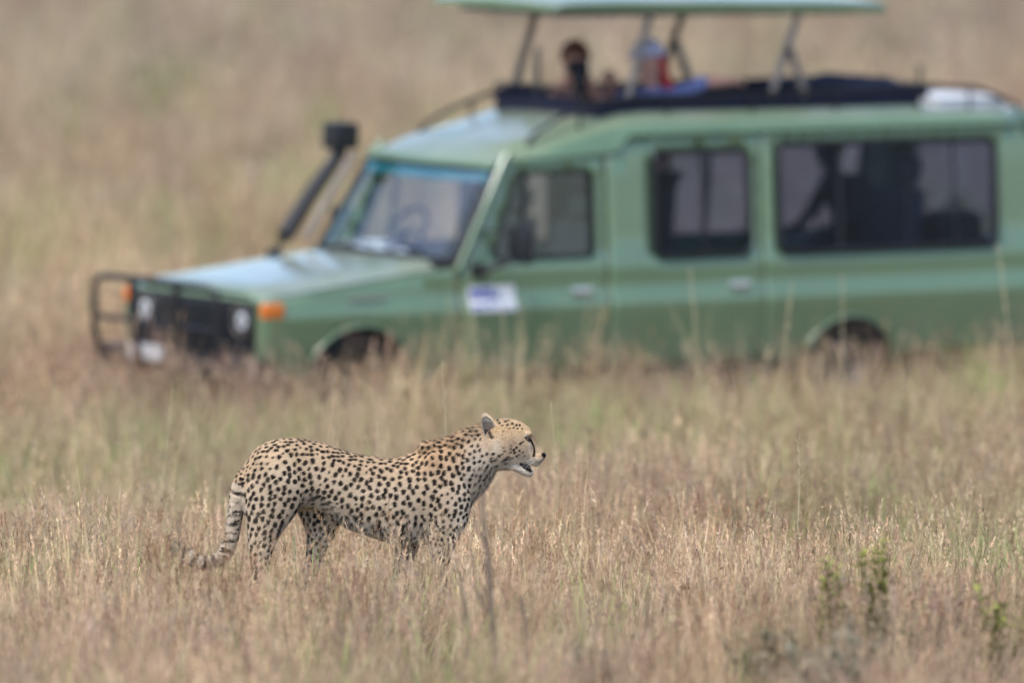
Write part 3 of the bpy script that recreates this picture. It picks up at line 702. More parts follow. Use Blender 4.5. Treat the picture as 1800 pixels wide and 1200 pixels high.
# legs: the two towards the camera, then the two beyond
def leg(st, y):
    loft(b, [hring(s_[0], s_[1], s_[2], s_[3], y+s_[4]) for s_ in interp([(*q, 0) if len(q) == 4 else q for q in st], 4)])
leg([(486, 812, 34, .05, .03), (487, 840, 50, .058, .02), (485, 868, 51, .056, .01), (479, 896, 45, .050), (469, 925, 32, .043), (462, 950, 24, .036), (459, 975, 19, .031), (457, 1000, 16, .028), (452, 1022, 15, .026), (458, 1045, 12, .022), (466, 1075, 11.5, .021), (470, 1092, 13, .025), (474, 1100, 19, .030), (480, 1107, 21, .032)], -.078)
leg([(550, 868, 44, .04, -.02), (562, 895, 42, .044), (566, 920, 34, .040), (563, 945, 25, .034), (555, 970, 17, .030), (548, 995, 15, .027), (543, 1018, 15, .025), (549, 1045, 12, .021), (556, 1075, 11, .021), (562, 1090, 13, .024), (570, 1100, 21, .030)], .085)
leg([(775, 828, 40, .045, .02), (782, 860, 46, .052, .01), (786, 890, 43, .049), (786, 915, 36, .043), (780, 938, 27, .036), (776, 962, 21, .031), (773, 990, 17, .027), (772, 1025, 14.5, .024), (772, 1060, 14, .023), (774, 1085, 15, .026), (780, 1097, 20, .031), (785, 1106, 21, .032)], -.070)
leg([(752, 880, 36, .04, -.01), (733, 915, 36, .042), (724, 940, 30, .037), (715, 962, 23, .031), (708, 990, 16, .026), (699, 1025, 14, .023), (692, 1060, 13, .022), (690, 1080, 15, .026), (698, 1093, 20, .030)], .075)
# tail
TAIL = [Vector((p[0], p[1])) for p in interp([(436, 838), (422, 862), (416, 890), (412, 918), (407, 945), (398, 968), (384, 982), (366, 987), (350, 985), (335, 977), (321, 966), (309, 955)], 4)]
tr = [float(np.interp(i/(len(TAIL)-1), [0, .1, .3, .6, .85, 1], [.046, .036, .031, .029, .030, .020])) for i in range(len(TAIL))]
tv = []
b.tube([L(p.x, p.y, -.030+.02*math.sin(i*.15)) for i, p in enumerate(TAIL)], tr, 20)
raw = b.build('body', None, None)
bm = bmesh.new(); bm.from_mesh(raw.data); bmesh.ops.triangulate(bm, faces=[f for f in bm.faces if len(f.verts) > 4]); bm.to_mesh(raw.data); bm.free()
md = raw.modifiers.new('r', 'REMESH'); md.mode = 'VOXEL'; md.voxel_size = .0030
md = raw.modifiers.new('s', 'SMOOTH'); md.factor = .6; md.iterations = 9
dg = bpy.context.evaluated_depsgraph_get(); dg.update()
me = bpy.data.meshes.new_from_object(raw.evaluated_get(dg))
bpy.data.objects.remove(raw)
N = len(me.vertices)
co = np.empty(N*3, np.float32); me.vertices.foreach_get('co', co); co = co.reshape(-1, 3)
no = np.empty(N*3, np.float32); me.vertices.foreach_get('normal', no); no = no.reshape(-1, 3)
PX, PY, YY = co[:, 0]/K+690, 1110-co[:, 2]/K/1.006, co[:, 1]
# eye sockets, hollow below the cheekbone, and the stop between brow and nose
for (ex, ey, er, dp) in ((931, 771, 6, .006), (934, 790, 8, .004), (922, 806, 8, .003), (870, 752, 9, .004), (890, 820, 9, .003)):
    wgt = np.exp(-((PX-ex)**2+(PY-ey)**2)/er**2)*(np.abs(YY) > .012)*dp; co[:, 1] -= np.sign(YY)*wgt
# soft lumps under the skin: muscle and rib relief
nz = np.array([mnoise.noise(Vector((c[0]*9, c[1]*9, c[2]*7))) for c in co[::1].tolist()]) if N < 400000 else np.zeros(N)
head = (PX > 868).astype(float)
co += no*((nz*.0035)*(1-head))[:, None]
for (x0_, y0_, x1_, y1_, wd_, dp_) in ((520, 800, 545, 890, 12, -.008), (732, 800, 742, 930, 12, -.009), (800, 800, 806, 900, 14, -.006), (560, 880, 600, 912, 12, -.006), (470, 800, 500, 850, 24, .007), (765, 800, 772, 860, 20, .007), (845, 775, 832, 850, 12, -.005)):
    vx, vy = x1_-x0_, y1_-y0_; tt_ = np.clip(((PX-x0_)*vx+(PY-y0_)*vy)/(vx*vx+vy*vy), 0, 1); co += no*(dp_*np.exp(-(np.hypot(PX-x0_-vx*tt_, PY-y0_-vy*tt_)/wd_)**2))[:, None]
rib = np.sin((PX-600)/7.5 + (PY-850)/30)*np.exp(-((PX-655)/45)**2-((PY-880)/38)**2)*.0012
co += no*rib[:, None]
me.vertices.foreach_set('co', co.ravel()); me.update()

# coat colours
def smooth(a, b_, t): return sstep(a, b_, t)
tawny, pale, cream, orange = np.array([.51, .355, .21]), np.array([.57, .445, .31]), np.array([.68, .60, .49]), np.array([.56, .32, .15])
top_y = np.interp(PX, [420, 451, 500, 565, 645, 706, 757, 808, 846, 878, 920, 945, 960], [840, 790, 770, 778, 800, 802, 775, 768, 744, 736, 745, 781, 798])
d = PY-top_y
c = pale[None]*np.ones((N, 1))
k1 = (1-smooth(5, 70, d))[:, None]; c = c*(1-k1*.75)+tawny*k1*.75
k2 = (np.exp(-((PX-775)/55)**2-((PY-800)/45)**2))[:, None]; c = c*(1-k2*.5)+orange*k2*.5
k3 = (smooth(.15, .75, -no[:, 2])*smooth(25, 60, d))[:, None]; c = c*(1-k3)+cream*k3
k3 = (np.exp(-((PX-842)/26)**2-((PY-828)/42)**2)*(PX < 880))[:, None]; c = c*(1-k3*.8)+cream*k3*.8
k3 = (np.exp(-((PX-818)/16)**2-((PY-905)/45)**2))[:, None]; c = c*(1-k3*.7)+cream*k3*.7
far = (YY > .03) & (PY > 900); c[far] = c[far]*.5+cream*.5
k3 = (np.exp(-((PX-949)/6)**2-((PY-811)/5)**2)*.9)[:, None]; c = c*(1-k3)+np.array([.72, .67, .60])*k3
# head
hd = smooth(856, 872, PX)
k4 = (hd*smooth(800, 818, PY+.0*PX))[:, None]; c = c*(1-k4*.85)+cream*k4*.85
k4 = (hd*np.exp(-((PY-752)/16)**2)*.8)[:, None]; c = c*(1-k4)+np.array([.54, .37, .20])*k4
k4 = (np.exp(-((PX-926)/4.5)**2-((PY-763)/3.0)**2))[:, None]; c = c*(1-k4*.7)+cream*k4*.7
k4 = (np.exp(-((PX-931)/3.5)**2-((PY-786)/9)**2))[:, None]; c = c*(1-k4*.6)+cream*k4*.6
k4 = (np.exp(-((PX-941)/4)**2-((PY-766)/10)**2))[:, None]; c = c*(1-k4*.7)+np.array([.46, .24, .13])*k4*.7
c *= (1+.10*nz)[:, None]
fine = np.array([mnoise.noise(Vector((p[0]*120, p[1]*300, p[2]*260))) for p in co.tolist()])
c *= (1+(.20+.30*hd)*fine)[:, None]
k5 = (hd*np.exp(-((PX-898)/20)**2-((PY-778)/18)**2)*(.35+.5*(fine > .05)))[:, None]; c = c*(1-k5)+np.array([.40, .275, .175])*k5
k5 = (np.exp(-((PX-874)/7)**2-((PY-785)/14)**2)*.6)[:, None]; c = c*(1-k5)+cream*k5
dark = np.zeros(N)
def capsule(x0, y0, r0, x1, y1, r1):
    vx, vy = x1-x0, y1-y0; t = np.clip(((PX-x0)*vx+(PY-y0)*vy)/(vx*vx+vy*vy+1e-9), 0, 1)
    return 1-smooth(.75, 1.25, np.hypot(PX-x0-vx*t, PY-y0-vy*t)/(r0+(r1-r0)*t))
side_ok = (np.abs(YY) > .004).astype(float)
for a in ((923, 767, 1.4, 929, 769.5, 3.0), (929, 769.5, 3.0, 934, 774, 2.2), (934, 774, 1.9, 938, 783, 1.5), (938, 783, 1.5, 939.5, 791, 1.7), (939.5, 791, 1.8, 938.5, 800, 2.7)):
    dark = np.maximum(dark, capsule(*a)*side_ok)
dark = np.maximum(dark, capsule(955, 798.5, 3.6, 959, 800, 5.2))
dark = np.maximum(dark, capsule(860, 756, 2.6, 865, 765, 4.2)*(np.abs(YY) > .03)*.9)
for a in ((915, 813.5, 1.6, 922, 820, 2.8), (922, 820, 3.2, 933, 826.5, 3.2), (947, 812, .6, 956, 805, .6)):
    dark = np.maximum(dark, capsule(*a))
for (x, y, r) in ((914.4, 778, 1.7), (908, 784, 1.9), (903.5, 788, 2), (905, 793, 1.9), (898, 792.5, 1.5), (913, 790, 1.6), (894, 802, 2.7), (889, 807, 2.6), (892, 812, 2), (878, 798.5, 2.3), (875, 805.5, 2.1), (866, 806.7, 2.8), (874, 817, 2.2),
    (908.5, 799.5, 1.6), (901, 802.5, 1.4), (920, 774, 1.3), (917, 776, 1.4), (875.5, 737.5, 1.9), (878.6, 742, 1.6), (888.7, 739.7, 1.8), (893.9, 738.5, 1.6), (892.6, 745, 1.7), (901, 743.5, 1.7), (908, 746, 1.7), (913.6, 746.3, 1.7), (903.5, 750, 1.4), (910, 751.3, 1.4), (884, 746, 1.3),
    (896, 751, 1.3), (899, 781, 1.2), (888, 790, 1.4), (884, 795, 1.5), (912, 797, 1.2), (919, 793, 1.3), (922, 799, 1.1), (869, 795, 1.8), (884, 756, 1.1), (918, 752, 1.2), (898, 786, 1.3), (906, 776, 1.0), (886, 784, 1.0)):
    dark = np.maximum(dark, (1-smooth(.65, 1.2, np.hypot(PX-x, (PY-y))/(r*1.4)))*(1.0))
# body spots: blue-noise centres on the surface, each an ellipse with a wobbly rim
on_tail = (PX < 447) & (PX < np.interp(PY, [830, 870, 900, 940, 1000], [428, 433, 436, 434, 433])) & (PY > 845)
ok = np.where((PX < 868) & ~((PX > 846) & (PY < 792)) & ~on_tail)[0]
def spacing(px, py):
    s_ = .0235
    if px > 805: s_ = .0205
    if px > 838: s_ = .019
    if py > 930: s_ = min(s_, .020)
    if px > 740 and py > 900: s_ = min(s_, .0175)
    if py > 1040: s_ = .02
    if py - float(np.interp(px, [420, 500, 565, 645, 706, 757, 846], [830, 770, 778, 800, 802, 775, 744])) < 22: s_ = min(s_, .0195)
    return s_
cand = rng.permutation(ok)[:60000]; cells = {}; cen = []
for i in cand.tolist():
    p = co[i]; s_ = spacing(PX[i], PY[i])*(.94+.14*random.random()); g = (int(p[0]//.03), int(p[1]//.03), int(p[2]//.03)); hit = False
    for a in range(-1, 2):
        for q in range(-1, 2):
            for e in range(-1, 2):
                for (qx, qy, qz, qs) in cells.get((g[0]+a, g[1]+q, g[2]+e), ()):
                    if (qx-p[0])**2+(qy-p[1])**2+(qz-p[2])**2 < s_*s_: hit = True; break
                if hit: break
            if hit: break
        if hit: break
    if not hit: cells.setdefault(g, []).append((p[0], p[1], p[2], s_)); cen.append((i, s_))
kd = KDTree(len(cen)); meta = []
for j, (i, s_) in enumerate(cen):
    kd.insert(co[i].tolist(), j)
    small = random.random() < .08
    a = math.radians(random.gauss(12 if PX[i] < 640 else -6, 14))
    if PX[i] > 800: a = math.radians(random.gauss(15, 25))
    if PY[i]-np.interp(PX[i], [420, 500, 565, 645, 706, 757, 846], [830, 770, 778, 800, 802, 775, 744]) < 20: a = math.radians(random.gauss(80, 15))
    meta.append((s_*random.uniform(.40, .50)*(.82 if PX[i] > 830 else 1)*(.6 if small else 1), math.sin(a), math.cos(a), random.uniform(1.0, 1.28), random.uniform(.95, 1), random.uniform(0, 9)))
kd.balance()
okset = np.zeros(N, bool); okset[ok] = True
for i in np.where(okset)[0].tolist():
    p = co[i]; best = 0
    for (q, j, dist) in kd.find_n(p.tolist(), 2):
        r, sa, ca_, el, st, ph = meta[j]
        if dist > r*1.9: continue
        dv = (p[0]-q[0], p[1]-q[1], p[2]-q[2])
        along = dv[0]*sa+dv[2]*ca_; ac = math.sqrt(max(0, dist*dist-along*along))
        e = math.hypot(along/(r*el), ac/(r*.95)); e *= 1+.12*math.sin(3*math.atan2(along, ac)+ph)
        v = (1-min(1, max(0, (e-.88)/.2)))*st
        if v > best: best = v
    dark[i] = max(dark[i], best)
# tail bands
tp = np.array([[p.x, p.y] for p in TAIL]); ti = np.where(on_tail)[0]
dd = ((PX[ti, None]-tp[None, :, 0])**2+(PY[ti, None]-tp[None, :, 1])**2); tt = dd.argmin(1)/(len(TAIL)-1)
wob = nz[ti]*.03
band = np.where(tt+wob < .52, smooth(.25, .5, np.sin((tt+wob)*78)*np.sin(np.arctan2(YY[ti]+.03, (PY[ti]-tp[dd.argmin(1), 1])*K)*2.0+tt*40)*1.3),
                smooth(.0, .3, np.sin((tt+wob)*52-.9)))
band = np.where(tt > .93, .45, band)
dark[ti] = band*.95
c[ti] = c[ti]*.55+cream*.45*np.ones((len(ti), 1))
c = c*(1-dark[:, None]) + np.array([.014, .010, .008])[None]*dark[:, None]
add_color(me, c.astype(np.float32))
me.name = 'body'
M_fur = mat('short_coat', None, rough=.92, var=.07, scale=90, attr='Col', spec=.12, bump=.15)
M_hair = mat('guard_hairs', None, rough=.8, var=.1, scale=50, attr='Col', spec=.2)
me.materials.clear(); body = link_mesh('body', me, M_fur, CH)
# coat of short hairs: one thin leaf per hair, in the colour of the skin under it
nh = 190000
tri = np.array([p.vertices[:][:3] for p in me.polygons], np.int32)
A = np.linalg.norm(np.cross(co[tri[:, 1]]-co[tri[:, 0]], co[tri[:, 2]]-co[tri[:, 0]]), axis=1)
pick = rng.choice(len(tri), nh, p=A/A.sum()); w3 = rng.dirichlet((1, 1, 1), nh)
root = (co[tri[pick]]*w3[:, :, None]).sum(1); nn = no[tri[pick, 0]]; cc = c[tri[pick, 0]]
hx, hy = root[:, 0]/K+690, 1110-root[:, 2]/K
flow = np.stack([-.8*np.ones(nh), np.zeros(nh), -.45*np.ones(nh)], 1)
lg = hy > 900; flow[lg] = (-.25, 0, -1)
flow[(hx < 440) & (hy > 860)] = (-.5, 0, -.9); flow[(hx < 400) & (hy > 900)] = (-1, 0, .1)
flow[hx > 868] = (-1, 0, -.15)
flow += rng.normal(0, .22, (nh, 3)); flow -= nn*(flow*nn).sum(1)[:, None]; flow /= np.linalg.norm(flow, axis=1)[:, None]+1e-9
lift = np.full(nh, .30); ln = np.full(nh, .0085)
tpy = np.interp(hx, [420, 500, 565, 645, 706, 757, 808, 846, 878], [830, 770, 778, 800, 802, 775, 768, 744, 736])
nape = (hx > 735) & (hx < 862) & (hy-tpy < 16); rmp = np.clip((hx[nape]-735)/60, 0, 1)*np.clip((16-(hy-tpy)[nape])/10, 0, 1); ln[nape] = .0085+.009*rmp; lift[nape] = .3+.3*rmp
under = (nn[:, 2] < -.3); ln[under] = .022
thr = (hx > 835) & (hx < 905) & (hy > 812); ln[thr] = .021; lift[thr] = .55
tl = (hx < 415) & (hy > 880); ln[tl] = .014; lift[tl] = .5
tip = (hx < 332) & (hy > 930); ln[tip] = .024; lift[tip] = .8
ln[hx > 905] = .0045; lift[hx > 905] = .25; chin = (hx > 895) & (hy > 824); ln[chin] = .008
dirv = flow*np.cos(lift)[:, None]+nn*np.sin(lift)[:, None]; ln *= rng.uniform(.6, 1.15, nh)
sv = np.cross(dirv, nn); sv /= np.linalg.norm(sv, axis=1)[:, None]+1e-9; sv *= (.00075+.00035*rng.random(nh))[:, None]
hv = np.empty((nh, 3, 3), np.float32); hv[:, 0] = root-sv-nn*.0008; hv[:, 1] = root+sv-nn*.0008; hv[:, 2] = root+dirv*ln[:, None]
fm = bpy.data.meshes.new('fur'); fm.vertices.add(nh*3); fm.vertices.foreach_set('co', hv.ravel())
fm.loops.add(nh*3); fm.loops.foreach_set('vertex_index', np.arange(nh*3)); fm.polygons.add(nh); fm.polygons.foreach_set('loop_start', np.arange(0, nh*3, 3)); fm.update(calc_edges=True)
jc = cc*rng.uniform(.80, 1.3, (nh, 1)); add_color(fm, np.repeat(jc, 3, 0).astype(np.float32))
fur = link_mesh('fur', fm, M_hair, CH, smooth=False); fur['kind'] = 'stuff'

M_nose = mat('nose_leather', (.012, .010, .010), rough=.35, bump=.3, scale=60)
M_iris = mat('amber_iris', (.03, .014, .006), rough=.08, var=.05)
M_tooth = mat('tooth', (.75, .70, .58), rough=.3)
M_mouthfill = mat('mouth_lining', (.03, .015, .015), rough=.5)
P('nose', M_nose, CH, lambda b: b.ball(L(956.4, 800, 0), .0098, 10, (.9, 1.2, .95)))
for sd in (-1, 1):
    e = P('eye', M_iris, CH, lambda b: b.ball(L(928.5, 770.2, sd*.0375), .0092, 10, (1.2, .75, .65)))
    def ear(b):
        n, m_ = 15, 11; vs = []
        for side_ in (0, 1):
            for i in range(m_):
                t = i/(m_-1); wd = .034*math.sqrt(max(.0, 1-t**3.2))*(1 if t > .3 else .82+.6*t)+.001
                for j in range(n):
                    s_ = -1+2*j/(n-1)
                    base = L(865-t*10.5, 768-t*39, sd*(.047+.012*t))
                    ax = Vector((.80, -sd*.42, -.12)).normalized()
                    bk = Vector((-.35, -sd*.6, .05)).normalized()     # hollow opens forwards and outwards
                    vs.append(base+ax*s_*wd + bk*(.013*(1-s_*s_)*(1-.4*t)) + (bk*.004*(1-s_*s_) if side_ else Vector()))
        q = n*m_; fs = []
        for s0 in (0, q):
            fs += [(s0+i*n+j, s0+i*n+j+1, s0+(i+1)*n+j+1, s0+(i+1)*n+j) for i in range(m_-1) for j in range(n-1)]
        fs += [(i*n, (i+1)*n, q+(i+1)*n, q+i*n) for i in range(m_-1)] + [(i*n+n-1, (i+1)*n+n-1, q+(i+1)*n+n-1, q+i*n+n-1) for i in range(m_-1)]
        cols = []
        for side_ in (0, 1):
            for i in range(m_):
                t = i/(m_-1)
                for j in range(n):
                    s_ = abs(-1+2*j/(n-1)); rim = max(s_, t)
                    if side_ == 0: v = np.array([.25, .20, .155]) if rim < .8 else np.array([.62, .55, .45]); v = v if t > .32 or s_ > .75 else np.array([.025, .018, .015])
                    else: v = np.array([.08, .06, .05]) if .15 < t < .7 else np.array([.56, .42, .28])
                    cols.append(tuple(v))
        b.add(vs, fs, cols)
    er = P('ear', M_fur, CH, ear, sharp=80)
    def tuft(b):
        rr = random.Random(3)
        for i in range(260):
            t = rr.uniform(.12, .98); s_ = rr.uniform(-1, 1)*math.sqrt(1-t**2.6)
            p = L(865-t*10.5, 768-t*39, sd*(.047+.012*t))+Vector((.80, -sd*.42, -.12))*s_*.033+Vector((-.35, -sd*.6, .05))*.010*(1-s_*s_)
            if rr.random() < .45: t2 = rr.random(); s_ = rr.choice((-1, 1))*(1-.0*t2); p = L(865-t*10.5, 768-t*39, sd*(.047+.012*t))+Vector((.80, -sd*.42, -.12))*s_*.033*math.sqrt(1-t**2.6)
            q = p+Vector((-.45+rr.uniform(-.3, .3), sd*.5, .65))*rr.uniform(.006, .013)
            g = rr.uniform(.8, 1.15); col = (.50*g, .44*g, .37*g)
            b.add([p+Vector((.0006, 0, 0)), p-Vector((.0006, 0, 0)), q], [(0, 1, 2)], [col]*3)
    P('ear_hair', M_hair, er, tuft, smooth=False)
    def whisk(b):
        rr = random.Random(9+sd)
        for i in range(6):
            p = L(944+rr.uniform(-5, 4), 803+rr.uniform(-3, 6), sd*.028); q = p+Vector((-.028+rr.uniform(-.012, .01), sd*.030, -.022+rr.uniform(-.012, .006)))*rr.uniform(1, 1.6)
            b.tube([p, p.lerp(q, .5)+Vector((0, 0, .004)), q], [.0005, .0004, .0002], 4)
    P('whiskers', mat('whisker', (.75, .72, .66), rough=.4), CH, whisk)
P('tooth', M_tooth, CH, lambda b: b.tube([L(934, 829, -.010), L(935, 824, -.010), L(935.5, 821, -.010)], [.0026, .002, .0006], 8))
P('mouth_fill', M_mouthfill, CH, lambda b: b.tube([L(902, 812, 0), L(914, 816.5, 0), L(925, 820, 0), L(932, 822.5, 0)], [.012, .014, .013, .008], 12, flat=1.35))  # near-black fill imitating the shaded inside of the open mouth

# ------------------------------------------------------------------ grass: clump meshes scattered over the slope by geometry nodes
M_grass = mat('dry_grass', None, rough=.85, var=.12, scale=9, attr='Col', spec=.2, tint=True)
class GB:
    def __init__(s, seed): s.r = random.Random(seed); s.v = []; s.f = []; s.c = []
    def blade(s, p, az, tilt, L, w, bend, c0, c1, seg=3):
        """ribbon from p, leaning tilt from vertical towards az and drooping by bend"""
        r = s.r; k = len(s.v); d = Vector((math.cos(az), math.sin(az), 0)); pos = Vector(p); ang = tilt
        sa = az+PI/2+r.uniform(-.9, .9); sd = Vector((math.cos(sa), math.sin(sa), 0)); st = L/seg
        path = [pos.copy()]
        for i in range(seg+1):
            t = i/seg; ww = w*(1-t)**.6*.5 if i < seg else w*.08
            cc = tuple(c0[j]*(1-t)+c1[j]*t for j in range(3))
            if i == seg: s.v.append(tuple(pos)); s.c.append(cc)
            else: s.v += [tuple(pos-sd*ww), tuple(pos+sd*ww)]; s.c += [cc, cc]
            if i < seg:
                ang += bend/seg; pos = pos+(d*math.sin(ang)+Vector((0, 0, 1))*math.cos(ang))*st; path.append(pos.copy())
        for i in range(seg-1): s.f.append((k+2*i, k+2*i+1, k+2*i+3, k+2*i+2))
        s.f.append((k+2*seg-2, k+2*seg-1, k+2*seg)); return path
    def fleck(s, p, d, L, w, col):
        k = len(s.v); p = Vector(p); d = Vector(d).normalized(); q = d.cross(Vector((s.r.uniform(-1, 1), s.r.uniform(-1, 1), s.r.uniform(-1, 1)))).normalized()*w*.5
        s.v += [tuple(p), tuple(p+d*L*.45+q), tuple(p+d*L), tuple(p+d*L*.45-q)]; s.c += [col]*4; s.f.append((k, k+1, k+2, k+3))
    def obj(s, name):
        me = bpy.data.meshes.new(name); me.from_pydata(s.v, [], s.f); add_color(me, np.array(s.c, np.float32)); me.materials.append(M_grass)
        return bpy.data.objects.new(name, me)
def jit(r, c, a=.15):
    g = r.uniform(1-a, 1+a); return tuple(max(0, v*g*r.uniform(.94, 1.06)) for v in c)
# colours here are relative: the place's own cover colour multiplies them
def tuft(seed, n=46, rad=.075, h=(.12, .36), c0=(.60, .55, .50), c1=(1.45, 1.38, 1.22), w=.0046, spread=.5):
    g = GB(seed); r = g.r
    for i in range(n):
        a = r.uniform(0, 2*PI); q = rad*math.sqrt(r.random()); L_ = r.uniform(*h)
        g.blade((q*math.cos(a), q*math.sin(a), -.02), a+r.uniform(-.8, .8), r.uniform(0, spread)*.6, L_, w*r.uniform(.6, 1.3), r.uniform(.1, 1.2)*r.choice((1, 1, .4, 1.8)), jit(r, c0), jit(r, c1, .25))
    return g
def seedy(seed, n=17, rad=.09, h=(.24, .42)):
    g = tuft(seed+50, 18, rad, (.08, .24)); r = g.r
    for i in range(n):
        a = r.uniform(0, 2*PI); q = rad*math.sqrt(r.random()); L_ = r.uniform(*h); az = a+r.uniform(-1, 1)
        pth = g.blade((q*math.cos(a), q*math.sin(a), 0), az, r.uniform(0, .20), L_, .0026, r.uniform(0, .3), jit(r, (1.0, .92, .78), .25), jit(r, (1.25, 1.1, .92), .25), 4)
        tp_ = pth[-1]; pr = pth[-2]; ax = (tp_-pr).normalized(); hc_ = jit(r, r.choice(((1.05, .86, .77), (1.25, 1.08, 1.0), (.75, .60, .55), (1.45, 1.32, 1.2))), .2)
        hl = r.uniform(.04, .09)
        for k in range(20):
            t = r.random(); p = tp_-ax*hl*t; dv = ax*r.uniform(.5, 1.6)+Vector((r.uniform(-1, 1), r.uniform(-1, 1), r.uniform(-.6, .5)))*.7
            g.fleck(p, dv, r.uniform(.008, .022), r.uniform(.0014, .0030), jit(r, hc_, .3))
    return g
def tallstem(seed, n=4, h=(.50, .80)):
    g = GB(seed); r = g.r
    for i in range(n):
        a = r.uniform(0, 2*PI); L_ = r.uniform(*h); az = r.uniform(0, 2*PI)
        pth = g.blade((.05*math.cos(a), .05*math.sin(a), 0), az, r.uniform(0, .18), L_, .0026, r.uniform(0, .5), jit(r, (1.0, .98, .75)), jit(r, (1.35, 1.28, 1.0)), 7)
        for k in range(26):
            t = r.random(); i0 = 4+min(2, int(t*3)); p = pth[i0].lerp(pth[i0+1], t*3-int(t*3)); dv = Vector((r.uniform(-1, 1), r.uniform(-1, 1), r.uniform(.3, 1.4)))
            g.fleck(p, dv, r.uniform(.012, .038)*(1.2-t), .0019, jit(r, (1.3, 1.15, .92)))
        for k in range(3):
            g.blade(pth[k+1], r.uniform(0, 2*PI), .4, r.uniform(.1, .2), .004, 1.2, (1, .95, .75), (1.2, 1.1, .85))
    return g
def forb(seed, n=7, col=(.62, .56, .55)):
    g = GB(seed); r = g.r
    for i in range(n):
        az = r.uniform(0, 2*PI); pth = g.blade((r.uniform(-.03, .03), r.uniform(-.03, .03), 0), az, r.uniform(0, .5), r.uniform(.15, .34), .005, r.uniform(-.2, .5), jit(r, (.45, .36, .34)), jit(r, col), 5)
        for k in range(22):
            i0 = r.randint(1, 4); p = pth[i0].lerp(pth[i0+1], r.random())
            g.fleck(p, (r.uniform(-1, 1), r.uniform(-1, 1), r.uniform(-.1, 1)), r.uniform(.012, .03), r.uniform(.004, .009), jit(r, col, .3))
    return g
KINDS = []
for i in range(4): KINDS.append(tuft(100+i))
for i in range(5): KINDS.append(seedy(200+i))
for i in range(2): KINDS.append(tallstem(300+i))
for i in range(2): KINDS.append(forb(400+i))
for i in range(2): KINDS.append(tuft(500+i, 40, .07, (.14, .38), (.62, .85, .55), (.85, 1.15, .62), .006, .45))
lib = bpy.data.collections.new('grass_library')
for i, g in enumerate(KINDS): lib.objects.link(g.obj('clump_%02d' % i))
NK = len(KINDS)

def scatter(name, label, x, y, idx, scl, tint, sz=None):
    n = len(x); me = bpy.data.meshes.new(name); me.vertices.add(n)
    me.vertices.foreach_set('co', np.stack([x, y, terrain(x, y)-.01], 1).astype(np.float32).ravel())
    rot = np.stack([rng.normal(0, .10, n), rng.normal(0, .10, n), rng.uniform(0, 2*PI, n)], 1).astype(np.float32)
    sc3 = np.stack([scl*.9, scl*.9, scl if sz is None else sz], 1).astype(np.float32)
    for nm, ty, dat in (('rot', 'FLOAT_VECTOR', rot), ('scl', 'FLOAT_VECTOR', sc3), ('tint', 'FLOAT_VECTOR', tint.astype(np.float32))):
        a = me.attributes.new(nm, ty, 'POINT'); a.data.foreach_set('vector', dat.ravel())
    a = me.attributes.new('idx', 'INT', 'POINT'); a.data.foreach_set('value', idx.astype(np.int32))
    o = bpy.data.objects.new(name, me); COL.objects.link(o); me.materials.append(M_grass)
    ng = bpy.data.node_groups.new(name+'_nodes', 'GeometryNodeTree')
    ng.interface.new_socket('Geometry', in_out='INPUT', socket_type='NodeSocketGeometry'); ng.interface.new_socket('Geometry', in_out='OUTPUT', socket_type='NodeSocketGeometry')
    N_, L_ = ng.nodes, ng.links
    gi, go = N_.new('NodeGroupInput'), N_.new('NodeGroupOutput'); ip = N_.new('GeometryNodeInstanceOnPoints'); ci = N_.new('GeometryNodeCollectionInfo')
    ci.inputs['Collection'].default_value = lib; ci.inputs['Separate Children'].default_value = True; ci.inputs['Reset Children'].default_value = True
    ip.inputs['Pick Instance'].default_value = True
    def na(nm, ty):
        q = N_.new('GeometryNodeInputNamedAttribute'); q.data_type = ty; q.inputs['Name'].default_value = nm; return q.outputs['Attribute']
    L_.new(gi.outputs[0], ip.inputs['Points']); L_.new(ci.outputs[0], ip.inputs['Instance'])
    L_.new(na('idx', 'INT'), ip.inputs['Instance Index']); L_.new(na('scl', 'FLOAT_VECTOR'), ip.inputs['Scale'])
    e2r = N_.new('FunctionNodeEulerToRotation'); L_.new(na('rot', 'FLOAT_VECTOR'), e2r.inputs[0]); L_.new(e2r.outputs[0], ip.inputs['Rotation'])
    L_.new(ip.outputs[0], go.inputs[0])
    m_ = o.modifiers.new('scatter', 'NODES'); m_.node_group = ng
    tag(o, label, None, None, 'stuff'); return o

def field(y0, y1, dens_, hwid):
    area = (y1-y0)*2*hwid(.5*(y0+y1)); n = int(area*dens_); y = rng.uniform(y0, y1, n); x = rng.uniform(-1, 1, n)*hwid(y); return x, y
VMI = np.array(VM.inverted())
def under_vehicle(x, y, z=.2):
    p = np.stack([x, y, np.full_like(x, z), np.ones_like(x)]); q = VMI @ p
    return (q[0] > -.25) & (q[0] < 7.2) & (np.abs(q[1]) < .80)
hwid = lambda y: .083*y+1.6
parts = []
for (y0, y1, dn) in ((17.5, 21, 30), (21, 26, 44), (26, 29, 56), (29, 33, 60), (33, 37, 46), (37, 42, 36), (42, 47, 30), (47, 52, 27), (52, 62, 13), (62, 80, 7), (80, 110, 4.5), (110, 150, 2.5)):
    parts.append(field(y0, y1, dn, hwid))
wx, wy = rng.uniform(-1.6, .35, 100), rng.uniform(26.4, YC-.15, 100)          # extra thin wisps before the cheetah
parts.append((wx, wy))
gx = np.concatenate([p[0] for p in parts]); gy = np.concatenate([p[1] for p in parts]); iswisp = np.arange(len(gx)) >= len(gx)-100
keep = ~under_vehicle(gx, gy) & (iswisp | (rng.random(len(gx)) < .45+1.1*sstep(.30, .62, fbm(gx*2.6+31, gy*1.9+77, 3)))); gx, gy, iswisp = gx[keep], gy[keep], iswisp[keep]; n = len(gx)
g_, r_, b_ = cover(gx, gy)
u = rng.random(n)
